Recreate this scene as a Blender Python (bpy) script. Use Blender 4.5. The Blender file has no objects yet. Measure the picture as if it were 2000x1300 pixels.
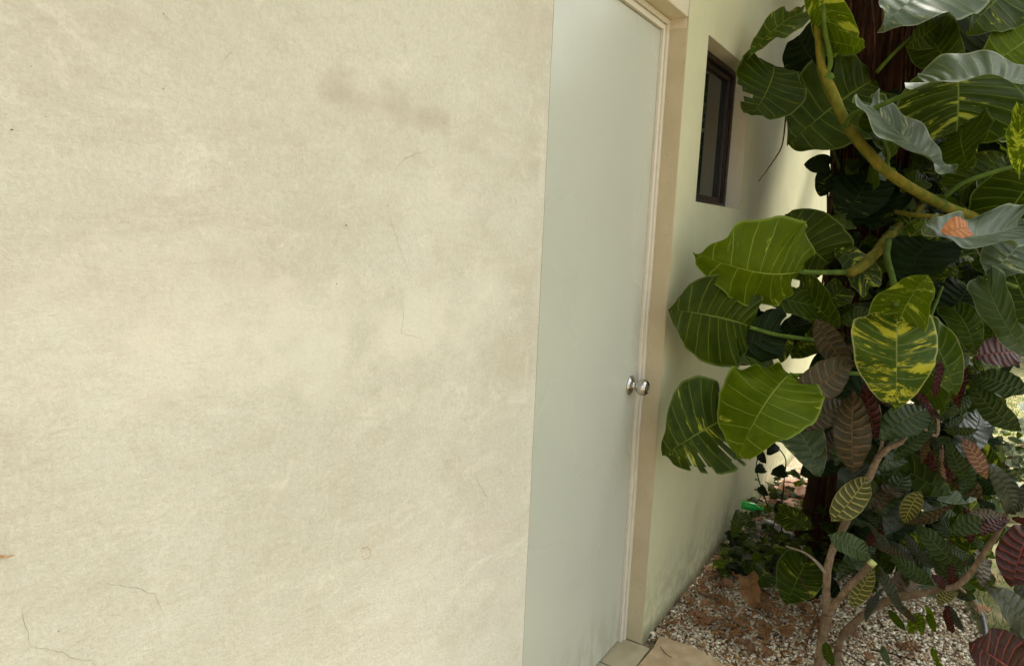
import bpy, math, random
import numpy as np
from mathutils import Vector, Matrix, noise
R = math.radians
random.seed(11)
C = bpy.context.scene.collection
SC = bpy.context.scene

# ---------------------------------------------------------------- camera
CAM = Vector((0.81, 0.0, 1.47)); FPX = 1331.3
YAW, PITCH, ROLL = 0.57416, 0.149484, 0.0419517
F_ = Vector((-math.sin(YAW)*math.cos(PITCH), math.cos(YAW)*math.cos(PITCH), -math.sin(PITCH)))
R0 = Vector((math.cos(YAW), math.sin(YAW), 0)); U0 = R0.cross(F_)
R_ = R0*math.cos(ROLL)+U0*math.sin(ROLL); U_ = U0*math.cos(ROLL)-R0*math.sin(ROLL)
cd = bpy.data.cameras.new('camera'); cam = bpy.data.objects.new('camera', cd); C.objects.link(cam)
cd.sensor_width = 36; cd.lens = 36*FPX/2000; cd.clip_start = .05; cd.clip_end = 500
m = Matrix((R_, U_, -F_)).transposed().to_4x4(); m.translation = CAM; cam.matrix_world = m
SC.camera = cam
# ---------------------------------------------------------------- light
SUN_EL, SUN_AZ = 55, 20          # azimuth from +Y towards +X
w = bpy.data.worlds.new('World'); SC.world = w; w.use_nodes = True
nt = w.node_tree; bg = nt.nodes['Background']
sky = nt.nodes.new('ShaderNodeTexSky'); sky.sky_type = 'NISHITA'; sky.sun_disc = False
sky.sun_elevation = R(SUN_EL); sky.sun_rotation = R(SUN_AZ); sky.dust_density = 4; sky.air_density = 1.0; sky.ozone_density = .6
hs = nt.nodes.new('ShaderNodeHueSaturation'); hs.inputs['Saturation'].default_value = .30
wm = nt.nodes.new('ShaderNodeMix'); wm.data_type = 'RGBA'; wm.blend_type = 'MULTIPLY'; wm.inputs[0].default_value = 1; wm.inputs[7].default_value = (.965, .995, .93, 1)
nt.links.new(sky.outputs[0], hs.inputs['Color']); nt.links.new(hs.outputs[0], wm.inputs[6]); nt.links.new(wm.outputs[2], bg.inputs[0]); bg.inputs[1].default_value = .14
sl = bpy.data.lights.new('sun', 'SUN'); sl.energy = 4.2; sl.angle = R(7); sl.color = (1, .95, .84)
so = bpy.data.objects.new('sun', sl); C.objects.link(so)
sd = Vector((math.sin(R(SUN_AZ))*math.cos(R(SUN_EL)), math.cos(R(SUN_AZ))*math.cos(R(SUN_EL)), math.sin(R(SUN_EL))))
so.rotation_euler = sd.to_track_quat('Z', 'Y').to_euler(); so.location = (2, 2, 8)
SC.view_settings.view_transform = 'Standard'; SC.view_settings.look = 'None'
SC.view_settings.exposure = 1.56; SC.view_settings.gamma = 1
SC.cycles.max_bounces = 8; SC.cycles.diffuse_bounces = 4

# ---------------------------------------------------------------- helpers
def ray(x, y): return F_ + R_*((x-1000)/FPX) + U_*((650-y)/FPX)
def P(x, y, d): return CAM + ray(x, y)*d                      # a picture direction at a real distance
def onx(x, y, xw=0.0):
    r = ray(x, y); return CAM + r*((xw-CAM.x)/r.x)
def onz(x, y, z=0.0):
    r = ray(x, y); return CAM + r*((z-CAM.z)/r.z)

def tag(o, label=None, cat=None, group=None, kind=None):
    if label: o['label'] = label
    if cat: o['category'] = cat
    if group: o['group'] = group
    if kind: o['kind'] = kind
    return o
def empty(name, loc, **k):
    o = bpy.data.objects.new(name, None); o.location = loc; o.empty_display_size = .1
    C.objects.link(o); return tag(o, **k)
def mk(name, v, f, mat, parent=None, uv=None, col=None, smooth=True, **k):
    me = bpy.data.meshes.new(name); me.from_pydata([tuple(p) for p in v], [], f)
    if smooth: me.polygons.foreach_set('use_smooth', [True]*len(me.polygons))
    if uv is not None:
        l = me.uv_layers.new(name='UVMap'); idx = np.empty(len(me.loops), dtype=np.int32)
        me.loops.foreach_get('vertex_index', idx); l.data.foreach_set('uv', np.asarray(uv, dtype=np.float32)[idx].ravel())
    if col is not None:
        a = me.color_attributes.new('rnd', 'FLOAT_COLOR', 'POINT'); a.data.foreach_set('color', np.asarray(col, dtype=np.float32).ravel())
    me.materials.append(mat); o = bpy.data.objects.new(name, me); C.objects.link(o)
    if parent:
        o.parent = parent; w_ = Vector((0, 0, 0)); q = parent
        while q: w_ += q.location; q = q.parent
        o.matrix_parent_inverse = Matrix.Translation(-w_)
    me.update(); return tag(o, **k)
class MB:
    def __init__(s): s.v = []; s.f = []
    def box(s, a, b):
        n = len(s.v); x0, y0, z0 = a; x1, y1, z1 = b
        s.v += [(x0,y0,z0),(x1,y0,z0),(x1,y1,z0),(x0,y1,z0),(x0,y0,z1),(x1,y0,z1),(x1,y1,z1),(x0,y1,z1)]
        s.f += [tuple(n+i for i in q) for q in ((0,3,2,1),(4,5,6,7),(0,1,5,4),(1,2,6,5),(2,3,7,6),(3,0,4,7))]; return s
    def tube(s, pts, rad, n=8, cap=True, bump=0):
        pts = [Vector(p) for p in pts]; k0 = len(s.v); N = len(pts)
        if not hasattr(rad, '__len__'): rad = [rad]*N
        t0 = (pts[1]-pts[0]).normalized(); a = t0.orthogonal().normalized()
        for i, p in enumerate(pts):
            t = (pts[min(i+1, N-1)]-pts[max(i-1, 0)]).normalized()
            a = (a - t*a.dot(t)).normalized(); b = t.cross(a)
            for j in range(n):
                q = 2*math.pi*j/n; rr = rad[i]*(1+bump*noise.noise(Vector((q*1.3, i*.4, rad[0]*90))))
                s.v.append(tuple(p+(a*math.cos(q)+b*math.sin(q))*rr))
        for i in range(N-1):
            for j in range(n):
                s.f.append((k0+i*n+j, k0+i*n+(j+1) % n, k0+(i+1)*n+(j+1) % n, k0+(i+1)*n+j))
        if cap:
            s.f.append(tuple(k0+j for j in range(n))[::-1]); s.f.append(tuple(k0+(N-1)*n+j for j in range(n)))
        return s
    def build(s, name, mat, parent=None, smooth=False, bevel=0, **k):
        o = mk(name, s.v, s.f, mat, parent, smooth=smooth, **k)
        if bevel:
            b = o.modifiers.new('b', 'BEVEL'); b.width = bevel; b.segments = 2
        return o
def spline(pts, n=6):
    pts = [Vector(p) for p in pts]
    q = [pts[0]*2-pts[1]]+pts+[pts[-1]*2-pts[-2]]; out = []
    for i in range(1, len(q)-2):
        for k in range(n):
            t = k/n; a, b, c, d = q[i-1:i+3]
            out.append(.5*((2*b)+(c-a)*t+(2*a-5*b+4*c-d)*t*t+(3*b-a-3*c+d)*t**3))
    out.append(pts[-1]); return out
def interp(arr, n):
    return list(np.interp(np.linspace(0, 1, n), np.linspace(0, 1, len(arr)), arr))

# ---------------------------------------------------------------- materials
class NT:
    def __init__(s, name):
        s.m = bpy.data.materials.new(name); s.m.use_nodes = True; s.t = s.m.node_tree
        s.b = s.t.nodes['Principled BSDF']; s.o = s.t.nodes['Material Output']
    def n(s, ty, **k):
        d = s.t.nodes.new('ShaderNode'+ty)
        for a, b in k.items(): setattr(d, a, b)
        return d
    def lk(s, a, b):
        if isinstance(a, (int, float)): b.default_value = a
        elif isinstance(a, tuple): b.default_value = (*a, 1) if len(a) == 3 else a
        else: s.t.links.new(a, b)
    def math(s, op, a, b=0, c=0, clamp=False):
        d = s.n('Math', operation=op, use_clamp=clamp)
        for i, x in enumerate((a, b, c)): s.lk(x, d.inputs[i])
        return d.outputs[0]
    def mix(s, f, a, b, mode='MIX'):
        d = s.n('Mix', data_type='RGBA', blend_type=mode); s.lk(f, d.inputs[0]); s.lk(a, d.inputs[6]); s.lk(b, d.inputs[7]); return d.outputs[2]
    def ss(s, x, a, b):
        d = s.n('MapRange', interpolation_type='SMOOTHSTEP'); s.lk(x, d.inputs[0]); s.lk(a, d.inputs[1]); s.lk(b, d.inputs[2])
        return d.outputs[0]
    def noise(s, vec, scale, det=4, rough=.55, dist=0):
        d = s.n('TexNoise'); s.t.links.new(vec, d.inputs['Vector']); d.inputs['Scale'].default_value = scale
        d.inputs['Detail'].default_value = det; d.inputs['Roughness'].default_value = rough; d.inputs['Distortion'].default_value = dist
        return d.outputs['Fac']
    def mapping(s, vec, scale=(1, 1, 1), rot=(0, 0, 0), loc=(0, 0, 0)):
        d = s.n('Mapping'); s.t.links.new(vec, d.inputs[0]); d.inputs['Scale'].default_value = scale
        d.inputs['Rotation'].default_value = rot; d.inputs['Location'].default_value = loc; return d.outputs[0]
    def geo(s): return s.n('NewGeometry')
    def pos(s): return s.geo().outputs['Position']
    def bump(s, h, dist=.002, strength=1, nrm=None):
        d = s.n('Bump'); s.lk(h, d.inputs['Height']); d.inputs['Distance'].default_value = dist; d.inputs['Strength'].default_value = strength
        if nrm: s.t.links.new(nrm, d.inputs['Normal'])
        return d.outputs[0]
    def fin(s, col=None, rough=None, nrm=None, metal=None, spec=None):
        for nm, x in (('Base Color', col), ('Roughness', rough), ('Normal', nrm), ('Metallic', metal), ('Specular IOR Level', spec)):
            if x is not None: s.lk(x, s.b.inputs[nm])
        return s.m

def m_stucco():
    t = NT('trowelled stucco'); p = t.pos()
    at = t.n('Attribute', attribute_name='rnd'); sp = t.n('SeparateColor'); t.lk(at.outputs['Color'], sp.inputs[0])
    def layer(scale, det, lo, hi, sc=(1, 1, 1), rx=0, loc=(0, 0, 0), rough=.65, dist=.3):
        return t.ss(t.noise(t.mapping(p, sc, (R(rx), 0, 0), loc), scale, det, rough, dist), lo, hi)
    col = t.mix(layer(2.4, 6, .38, .62, loc=(1, 0, 0)), (.58, .55, .45), (.63, .603, .50))
    col = t.mix(t.math('MULTIPLY', layer(3.6, 7, .50, .62, loc=(9, 2, 5), sc=(1, .8, 1.3)), .50), col, (.60, .54, .465))
    col = t.mix(t.math('MULTIPLY', layer(5.5, 8, .48, .66, sc=(1, .6, 1.5), rx=12, loc=(4, 1, 0), rough=.72, dist=.6), .42), col, (.53, .475, .365))
    col = t.mix(t.math('MULTIPLY', layer(7, 9, .50, .68, sc=(1, .7, 1.5), rx=-16, loc=(2, 7, 0), rough=.75, dist=.8), .55), col, (.75, .71, .60))
    col = t.mix(t.math('MULTIPLY', layer(26, 8, .50, .66, sc=(1, .6, 1.3), rx=20, rough=.78, dist=.5), .30), col, (.46, .405, .295))
    col = t.mix(t.math('MULTIPLY', layer(70, 6, .50, .70, rough=.75), .28), col, (.80, .755, .63))
    col = t.mix(t.math('MULTIPLY', layer(150, 4, .46, .60, rough=.7), .22), col, (.44, .40, .31))
    col = t.mix(t.math('MULTIPLY', layer(48, 7, .52, .60, sc=(1, 2.2, .8), rx=30, loc=(5, 5, 5), rough=.8), .12), col, (.78, .75, .65))
    grit = t.ss(t.noise(p, 330, 3, .7), .28, .50); col = t.mix(t.math('MULTIPLY', t.math('SUBTRACT', 1, grit), .20), col, (.36, .31, .22))
    col = t.mix(sp.outputs[0], col, (.40, .335, .245))
    col = t.mix(sp.outputs[1], col, (.74, .70, .575)); col = t.mix(sp.outputs[2], col, (.58, .61, .52))
    for rx, thr, c_, am in ((35, .68, (.80, .77, .66), .18), (-28, .70, (.42, .38, .28), .2), (4, .71, (.42, .38, .28), .18)):
        sc = t.noise(t.mapping(p, (1, 9, 60), (R(rx), 0, 0), (rx, 0, 0)), 1.8, 3, .6); col = t.mix(t.math('MULTIPLY', t.ss(sc, thr, thr+.04), am), col, c_)
    h = t.math('ADD', t.noise(p, 14, 6, .65, .4), t.math('MULTIPLY', t.noise(t.mapping(p, (1, 1, 2.2), (R(20), 0, 0)), 60, 6, .75), .5))
    h = t.math('ADD', h, t.math('MULTIPLY', t.noise(p, 330, 3, .7), .16))
    return t.fin(col, .88, t.bump(t.math('ADD', h, t.math('MULTIPLY', t.noise(p, 150, 3, .7), .22)), .0045, .75), spec=.25)
def m_paint(name, c1, c2, bump=.0012, rough=.75, foot_tint=False, sc=5):
    t = NT(name); p = t.pos(); n1 = t.ss(t.noise(p, sc, 4, .55), .35, .68); col = t.mix(n1, c1, c2)
    st = t.ss(t.noise(t.mapping(p, (2, 2, .35)), 7, 5, .6), .55, .75); col = t.mix(t.math('MULTIPLY', st, .22), col, tuple(x*.75 for x in c1))
    if foot_tint:  # greenish mottling and a brown band, stronger towards the ground
        x = t.n('SeparateXYZ'); t.lk(p, x.inputs[0])
        lo = t.math('MULTIPLY', t.ss(x.outputs[2], .35, 0.0), t.ss(t.noise(p, 18, 5, .7), .40, .62))
        col = t.mix(t.math('MULTIPLY', lo, .5), col, (.22, .24, .12))
        fl = t.math('MULTIPLY', t.ss(x.outputs[2], .06, .0), .6); col = t.mix(fl, col, (.16, .13, .07))
    sp = t.ss(t.noise(p, 120, 2, .5), .66, .72); col = t.mix(t.math('MULTIPLY', sp, .35), col, tuple(x*.55 for x in c1))
    h = t.math('ADD', t.noise(p, 45, 4, .6), t.math('MULTIPLY', t.noise(p, 8, 2), 2))
    return t.fin(col, rough, t.bump(h, bump, .6), spec=.3)
def m_plain(name, c, rough=.5, metal=0, nz=0, sc=30, spec=.5):
    t = NT(name); p = t.pos(); col = t.mix(t.ss(t.noise(p, sc, 4), .35, .7), c, tuple(min(1, x*(1+nz)) for x in c))
    return t.fin(col, rough, metal=metal, spec=spec)
def m_leaf(name, g1, g2, vein, vs, N, var=None, vlo=.55, vhi=.72, rough=.33, trans=.3, edge=None, ribw=.05, latw=.10, bent=.18, wob_=.16, spec=.5, bmp=.85):
    t = NT(name); uv = t.n('UVMap').outputs[0]; x = t.n('SeparateXYZ'); t.lk(uv, x.inputs[0])
    u = x.outputs[0]; v = t.math('SUBTRACT', t.math('MULTIPLY', x.outputs[1], 2), 1); s = t.math('ABSOLUTE', v)
    at = t.n('Attribute', attribute_name='rnd'); sp = t.n('SeparateColor'); t.lk(at.outputs['Color'], sp.inputs[0])
    r1, r2, r3 = sp.outputs
    side = t.math('SIGN', v)
    rib = t.ss(s, t.math('MULTIPLY', t.math('SUBTRACT', 1.15, u), ribw), 0.0)
    ph = t.math('ADD', t.math('MULTIPLY', u, N), t.math('MULTIPLY', side, .22))
    ph = t.math('ADD', ph, t.math('MULTIPLY', t.math('POWER', s, 2.0), bent*N*.1))
    wob = t.n('CombineXYZ'); t.lk(t.math('MULTIPLY', u, 6), wob.inputs[0]); t.lk(t.math('MULTIPLY', v, 3), wob.inputs[1]); t.lk(t.math('MULTIPLY', r1, 30), wob.inputs[2])
    ph = t.math('ADD', ph, t.math('MULTIPLY', t.noise(wob.outputs[0], 1.2, 2), wob_))
    fr = t.math('ABSOLUTE', t.math('SUBTRACT', t.math('FRACT', ph), .5))
    lat = t.ss(fr, .5-latw*.0, .5-latw); lat = t.ss(fr, .5-latw, .5)
    lat = t.math('MULTIPLY', lat, t.ss(s, 1.02, .80)); 
    cv = t.n('CombineXYZ'); t.lk(t.math('MULTIPLY', ph, 1.0), cv.inputs[0]); t.lk(t.math('MULTIPLY', v, 1.6), cv.inputs[1]); t.lk(t.math('MULTIPLY', r1, 50), cv.inputs[2])
    n1 = t.noise(cv.outputs[0], .9, 5, .65, .4)
    col = t.mix(t.ss(n1, .35, .65), g1, g2)
    col = t.mix(t.math('MULTIPLY', r2, .45), col, tuple(a*.55 for a in g1))
    if var:
        thr = t.math('ADD', vlo, t.math('MULTIPLY', t.math('SUBTRACT', .5, r3), .22))
        n2 = t.noise(t.mapping(cv.outputs[0], (1.0, .45, 1), (0, 0, 0), (7, 3, 1)), 1.1, 6, .72, .3)
        msk = t.ss(n2, thr, t.math('ADD', thr, vhi-vlo)); col = t.mix(t.math('MULTIPLY', msk, .9), col, var)
    vm = t.math('MAXIMUM', t.math('MULTIPLY', lat, vs), t.math('MULTIPLY', rib, min(1, vs*1.3+.15)))
    col = t.mix(vm, col, vein)
    if edge: col = t.mix(t.math('MULTIPLY', t.ss(s, .93, 1.0), .7), col, edge)
    # blemishes
    bl = t.ss(t.noise(cv.outputs[0], 6.5, 3, .6), .70, .76); col = t.mix(t.math('MULTIPLY', bl, .55), col, (.13, .09, .03))
    g = t.geo(); col = t.mix(t.math('MULTIPLY', g.outputs['Backfacing'], .35), col, tuple(min(1, a*1.8+.02) for a in g2))
    h = t.math('ADD', t.math('MULTIPLY', t.math('COSINE', t.math('MULTIPLY', ph, 6.2832)), .5), t.math('MULTIPLY', t.noise(uv, 22, 3), .5))
    h = t.math('SUBTRACT', h, t.math('MULTIPLY', rib, 1.0))
    nb = t.bump(h, .004, bmp)
    rg = t.math('ADD', rough, t.math('MULTIPLY', t.noise(uv, 9, 4), .16))
    t.fin(col, rg, nb, spec=spec)
    tr = t.n('BsdfTranslucent'); t.lk(t.mix(1, col, (1.25, 1.3, .5), 'MULTIPLY'), tr.inputs[0]); t.lk(nb, tr.inputs[1])
    ms = t.n('MixShader'); ms.inputs[0].default_value = trans; t.lk(t.b.outputs[0], ms.inputs[1]); t.lk(tr.outputs[0], ms.inputs[2]); t.lk(ms.outputs[0], t.o.inputs[0])
    return t.m
def m_bark(name, c1, c2, sc=(1, 1, .08), s=60, bump=.012):
    t = NT(name); p = t.pos(); n = t.noise(t.mapping(p, sc), s, 5, .65, .4); k = t.ss(t.noise(p, 7, 4), .4, .65)
    col = t.mix(t.ss(n, .35, .65), c1, c2); col = t.mix(t.math('MULTIPLY', k, .5), col, tuple(a*.5 for a in c1))
    return t.fin(col, .9, t.bump(n, bump, .9), spec=.2)
def m_attr(name, rough=.85, nz=True, trans=0):
    t = NT(name); at = t.n('Attribute', attribute_name='rnd'); col = at.outputs['Color']; p = t.pos()
    if nz: col = t.mix(.5, col, t.mix(1, col, t.n('TexNoise').outputs[1], 'OVERLAY'))
    t.fin(col, rough, spec=.3)
    if trans:
        tr = t.n('BsdfTranslucent'); t.lk(col, tr.inputs[0]); ms = t.n('MixShader'); ms.inputs[0].default_value = trans
        t.lk(t.b.outputs[0], ms.inputs[1]); t.lk(tr.outputs[0], ms.inputs[2]); t.lk(ms.outputs[0], t.o.inputs[0])
    return t.m

M = {}
M['stucco'] = m_stucco()
M['wall'] = m_paint('cream wall paint', (.56, .54, .34), (.60, .57, .37), foot_tint=True)
M['lintel'] = m_paint('lintel plaster', (.60, .52, .38), (.64, .56, .42))
M['jamb'] = m_paint('tan jamb paint', (.47, .395, .255), (.51, .435, .29), .0009, .6, sc=9)
t = NT('pale grey green door paint'); p = t.pos(); x = t.n('SeparateXYZ'); t.lk(p, x.inputs[0])
col = t.mix(t.ss(t.noise(p, 2.4, 3), .35, .65), (.50, .512, .43), (.52, .53, .445))
lo = t.math('MULTIPLY', t.ss(x.outputs[2], .30, .0), t.ss(t.noise(t.mapping(p, (1, 1, .3)), 22, 5, .6), .42, .62)); col = t.mix(t.math('MULTIPLY', lo, .45), col, (.33, .31, .18))
sc = t.ss(t.noise(t.mapping(p, (1, 14, 1.2), (R(25), 0, 0)), 3.1, 2, .5), .70, .715); col = t.mix(t.math('MULTIPLY', sc, .0), col, (.34, .33, .28))
sm = t.ss(t.noise(p, 9, 5, .65, .5), .56, .72); col = t.mix(t.math('MULTIPLY', sm, .02), col, (.42, .40, .31))
spk = t.ss(t.noise(p, 75, 2, .5), .70, .74); col = t.mix(t.math('MULTIPLY', spk, .10), col, (.24, .21, .15))
M['door'] = t.fin(col, t.math('ADD', .24, t.math('MULTIPLY', t.noise(p, 2, 2), .06)), t.bump(t.math('ADD', t.noise(t.mapping(p, (1, 1, .25)), 150, 3), t.math('MULTIPLY', t.noise(p, 3, 2), .6)), .0005, .35), spec=.5)
M['frame'] = m_plain('cream aluminium', (.70, .65, .54), .4, 0, .06)
M['dark_gap'] = m_plain('dark gap', (.07, .055, .035), .8)
M['chrome'] = NT('chrome').fin((.55, .53, .50), .16, metal=1.0)
M['steel'] = NT('brushed steel').fin((.5, .48, .45), .32, metal=1.0)
M['brown'] = m_plain('dark brown frame', (.020, .012, .007), .4, 0, .8, 60)
t = NT('window glass'); t.fin((.012, .016, .012), .04, spec=.9); M['glass'] = t.m
M['reveal'] = m_paint('window reveal plaster', (.64, .58, .45), (.68, .62, .48))
M['crack'] = m_plain('crack', (.21, .17, .11), .95, 0, .5)
M['pit'] = m_plain('pit', (.10, .085, .06), .95, 0, .5)
M['rust'] = m_plain('rust mark', (.36, .22, .11), .95, 0, .5, 300)
GR = dict(N=11, rough=.30)
M['p_bright'] = m_leaf('bright pothos leaf', (.064, .100, .001), (.095, .135, .002), (.32, .38, .07),   .55, 10, var=(.42, .45, .05), vlo=.60, vhi=.68, trans=.32, edge=(.25, .33, .06), spec=.08, rough=.42, bmp=.5, ribw=.04, latw=.042)
M['p_mid'] = m_leaf('green pothos leaf', (.024, .042, .001), (.044, .066, .001), (.20, .25, .04), .42, 11, var=(.36, .38, .04), vlo=.63, vhi=.71, trans=.22, spec=.10, bmp=.45, edge=(.15, .2, .05), ribw=.045, latw=.07)
M['p_shaded'] = m_leaf('shade darkened pothos leaf', (.006, .014, .001), (.011, .023, .002), (.06, .09, .02), .3, 10, var=(.14, .17, .035), vlo=.64, vhi=.74, trans=.15, spec=.10, rough=.42, ribw=.04, latw=.08)  # darker copy of the leaf green, interior shade put into its colour
M['p_yellow'] = m_leaf('yellow splashed pothos leaf', (.040, .075, .002), (.070, .11, .004), (.35, .38, .10), .4, 10, var=(.55, .50, .03), bmp=.5, spec=.16, vlo=.52, vhi=.60, trans=.32, edge=(.5, .5, .2), ribw=.05, latw=.07)
M['p_grey'] = m_leaf('sky sheen grey green pothos leaf', (.045, .075, .025), (.075, .11, .045), (.24, .29, .13), .35, 12, var=(.32, .34, .14), vlo=.58, vhi=.68, rough=.38, bmp=.4, trans=.15, edge=(.3, .34, .2), ribw=.05, latw=.08)  # base greyed so the leaf colour carries some sky sheen
M['c_bronze'] = m_leaf('bronze croton leaf', (.036, .029, .010), (.064, .046, .016), (.22, .13, .055), .55, 11, spec=.22, rough=.38, trans=.18, ribw=.085, latw=.13, var=(.14, .07, .04), vlo=.5, vhi=.8, bent=.5, wob_=.32)
M['c_green'] = m_leaf('striped green croton leaf', (.022, .042, .008), (.040, .064, .014), (.19, .18, .07), .5, 12, spec=.22, rough=.33, trans=.18, ribw=.08, latw=.11, bent=.5, wob_=.32)
M['c_yellow'] = m_leaf('yellow veined croton leaf', (.075, .080, .015), (.11, .11, .02), (.48, .38, .12), .85, 10, spec=.22, rough=.36, trans=.28, ribw=.10, latw=.17, bent=.5, wob_=.32, edge=(.5, .42, .12))
M['c_red'] = m_leaf('dark red croton leaf', (.032, .010, .008), (.055, .015, .010), (.38, .06, .045), .55, 10, spec=.22, rough=.32, trans=.25, ribw=.08, latw=.10, bent=.5, wob_=.32)
M['c_pink'] = m_leaf('pink veined croton leaf', (.16, .07, .05), (.24, .11, .07), (.50, .30, .21), .7, 10, rough=.4, trans=.28, ribw=.10, latw=.18, bent=.5, wob_=.32)
M['c_grey'] = m_leaf('glossy grey croton leaf', (.032, .040, .022), (.052, .060, .036), (.11, .10, .07), .4, 12, rough=.32, spec=.35, trans=.08, ribw=.07, latw=.1, bent=.5, wob_=.32)
M['dead'] = m_leaf('dry brown leaf', (.22, .10, .035), (.36, .18, .07), (.16, .075, .03), .5, 7, var=(.10, .045, .02), vlo=.5, vhi=.7, rough=.7, trans=.15)
M['orange'] = m_leaf('dry orange leaf', (.42, .13, .03), (.50, .20, .06), (.25, .10, .04), .3, 7, rough=.6, trans=.2)
M['stem'] = m_bark('yellow green vine stem', (.12, .135, .012), (.24, .18, .025), (1, 1, .35), 45, .005)
M['petiole'] = m_bark('green petiole', (.07, .125, .015), (.12, .17, .025), (1, 1, .5), 30, .002)
M['branch'] = m_bark('croton bark', (.17, .115, .065), (.29, .205, .13), (1, 1, .6), 70, .007)
M['cut'] = m_plain('fresh cut wood', (.42, .42, .14), .7, 0, .4, 90)
M['trunk'] = m_bark('fibrous red brown bark', (.022, .009, .005), (.085, .033, .015), (1, 1, .05), 70, .02)
M['root'] = m_bark('brown root', (.06, .028, .015), (.15, .075, .04), (1, 1, .3), 80, .003)
M['rootdark'] = m_bark('dark aerial root', (.025, .015, .010), (.05, .03, .02), (1, 1, .3), 80, .002)
M['twig'] = m_bark('grey twig', (.26, .20, .15), (.40, .32, .25), (1, 1, .3), 80, .002)
M['grav'] = m_attr('pebbles', .85, False)
M['grass'] = m_attr('grass blades', .6, False, .3)
M['hose'] = m_plain('black hose', (.035, .035, .04), .4, 0, .6)
M['slab'] = m_paint('tan stone paving', (.42, .30, .17), (.52, .40, .25), .003, .8, sc=16)
M['tile'] = m_paint('greenish floor tile', (.42, .36, .23), (.50, .43, .29), .0015, .6, sc=14)
M['grout'] = m_plain('grout', (.07, .055, .035), .9)
t = NT('green plastic'); t.fin((.01, .42, .06), .25, spec=.6); M['gplastic'] = t.m
M['white_wall'] = m_paint('white garden wall', (.78, .76, .68), (.82, .80, .73))
t = NT('soil'); p = t.pos()
M['soil'] = t.fin(t.mix(t.ss(t.noise(p, 55, 5, .7), .35, .65), (.16, .12, .075), (.34, .27, .18)), .95, t.bump(t.noise(p, 80, 5, .7), .01))
t = NT('lawn ground'); p = t.pos()
M['lawn'] = t.fin(t.mix(t.ss(t.noise(p, 9, 6, .7), .4, .62), (.11, .12, .03), (.26, .22, .11)), .95, t.bump(t.noise(p, 60, 5, .7), .02))

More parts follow.
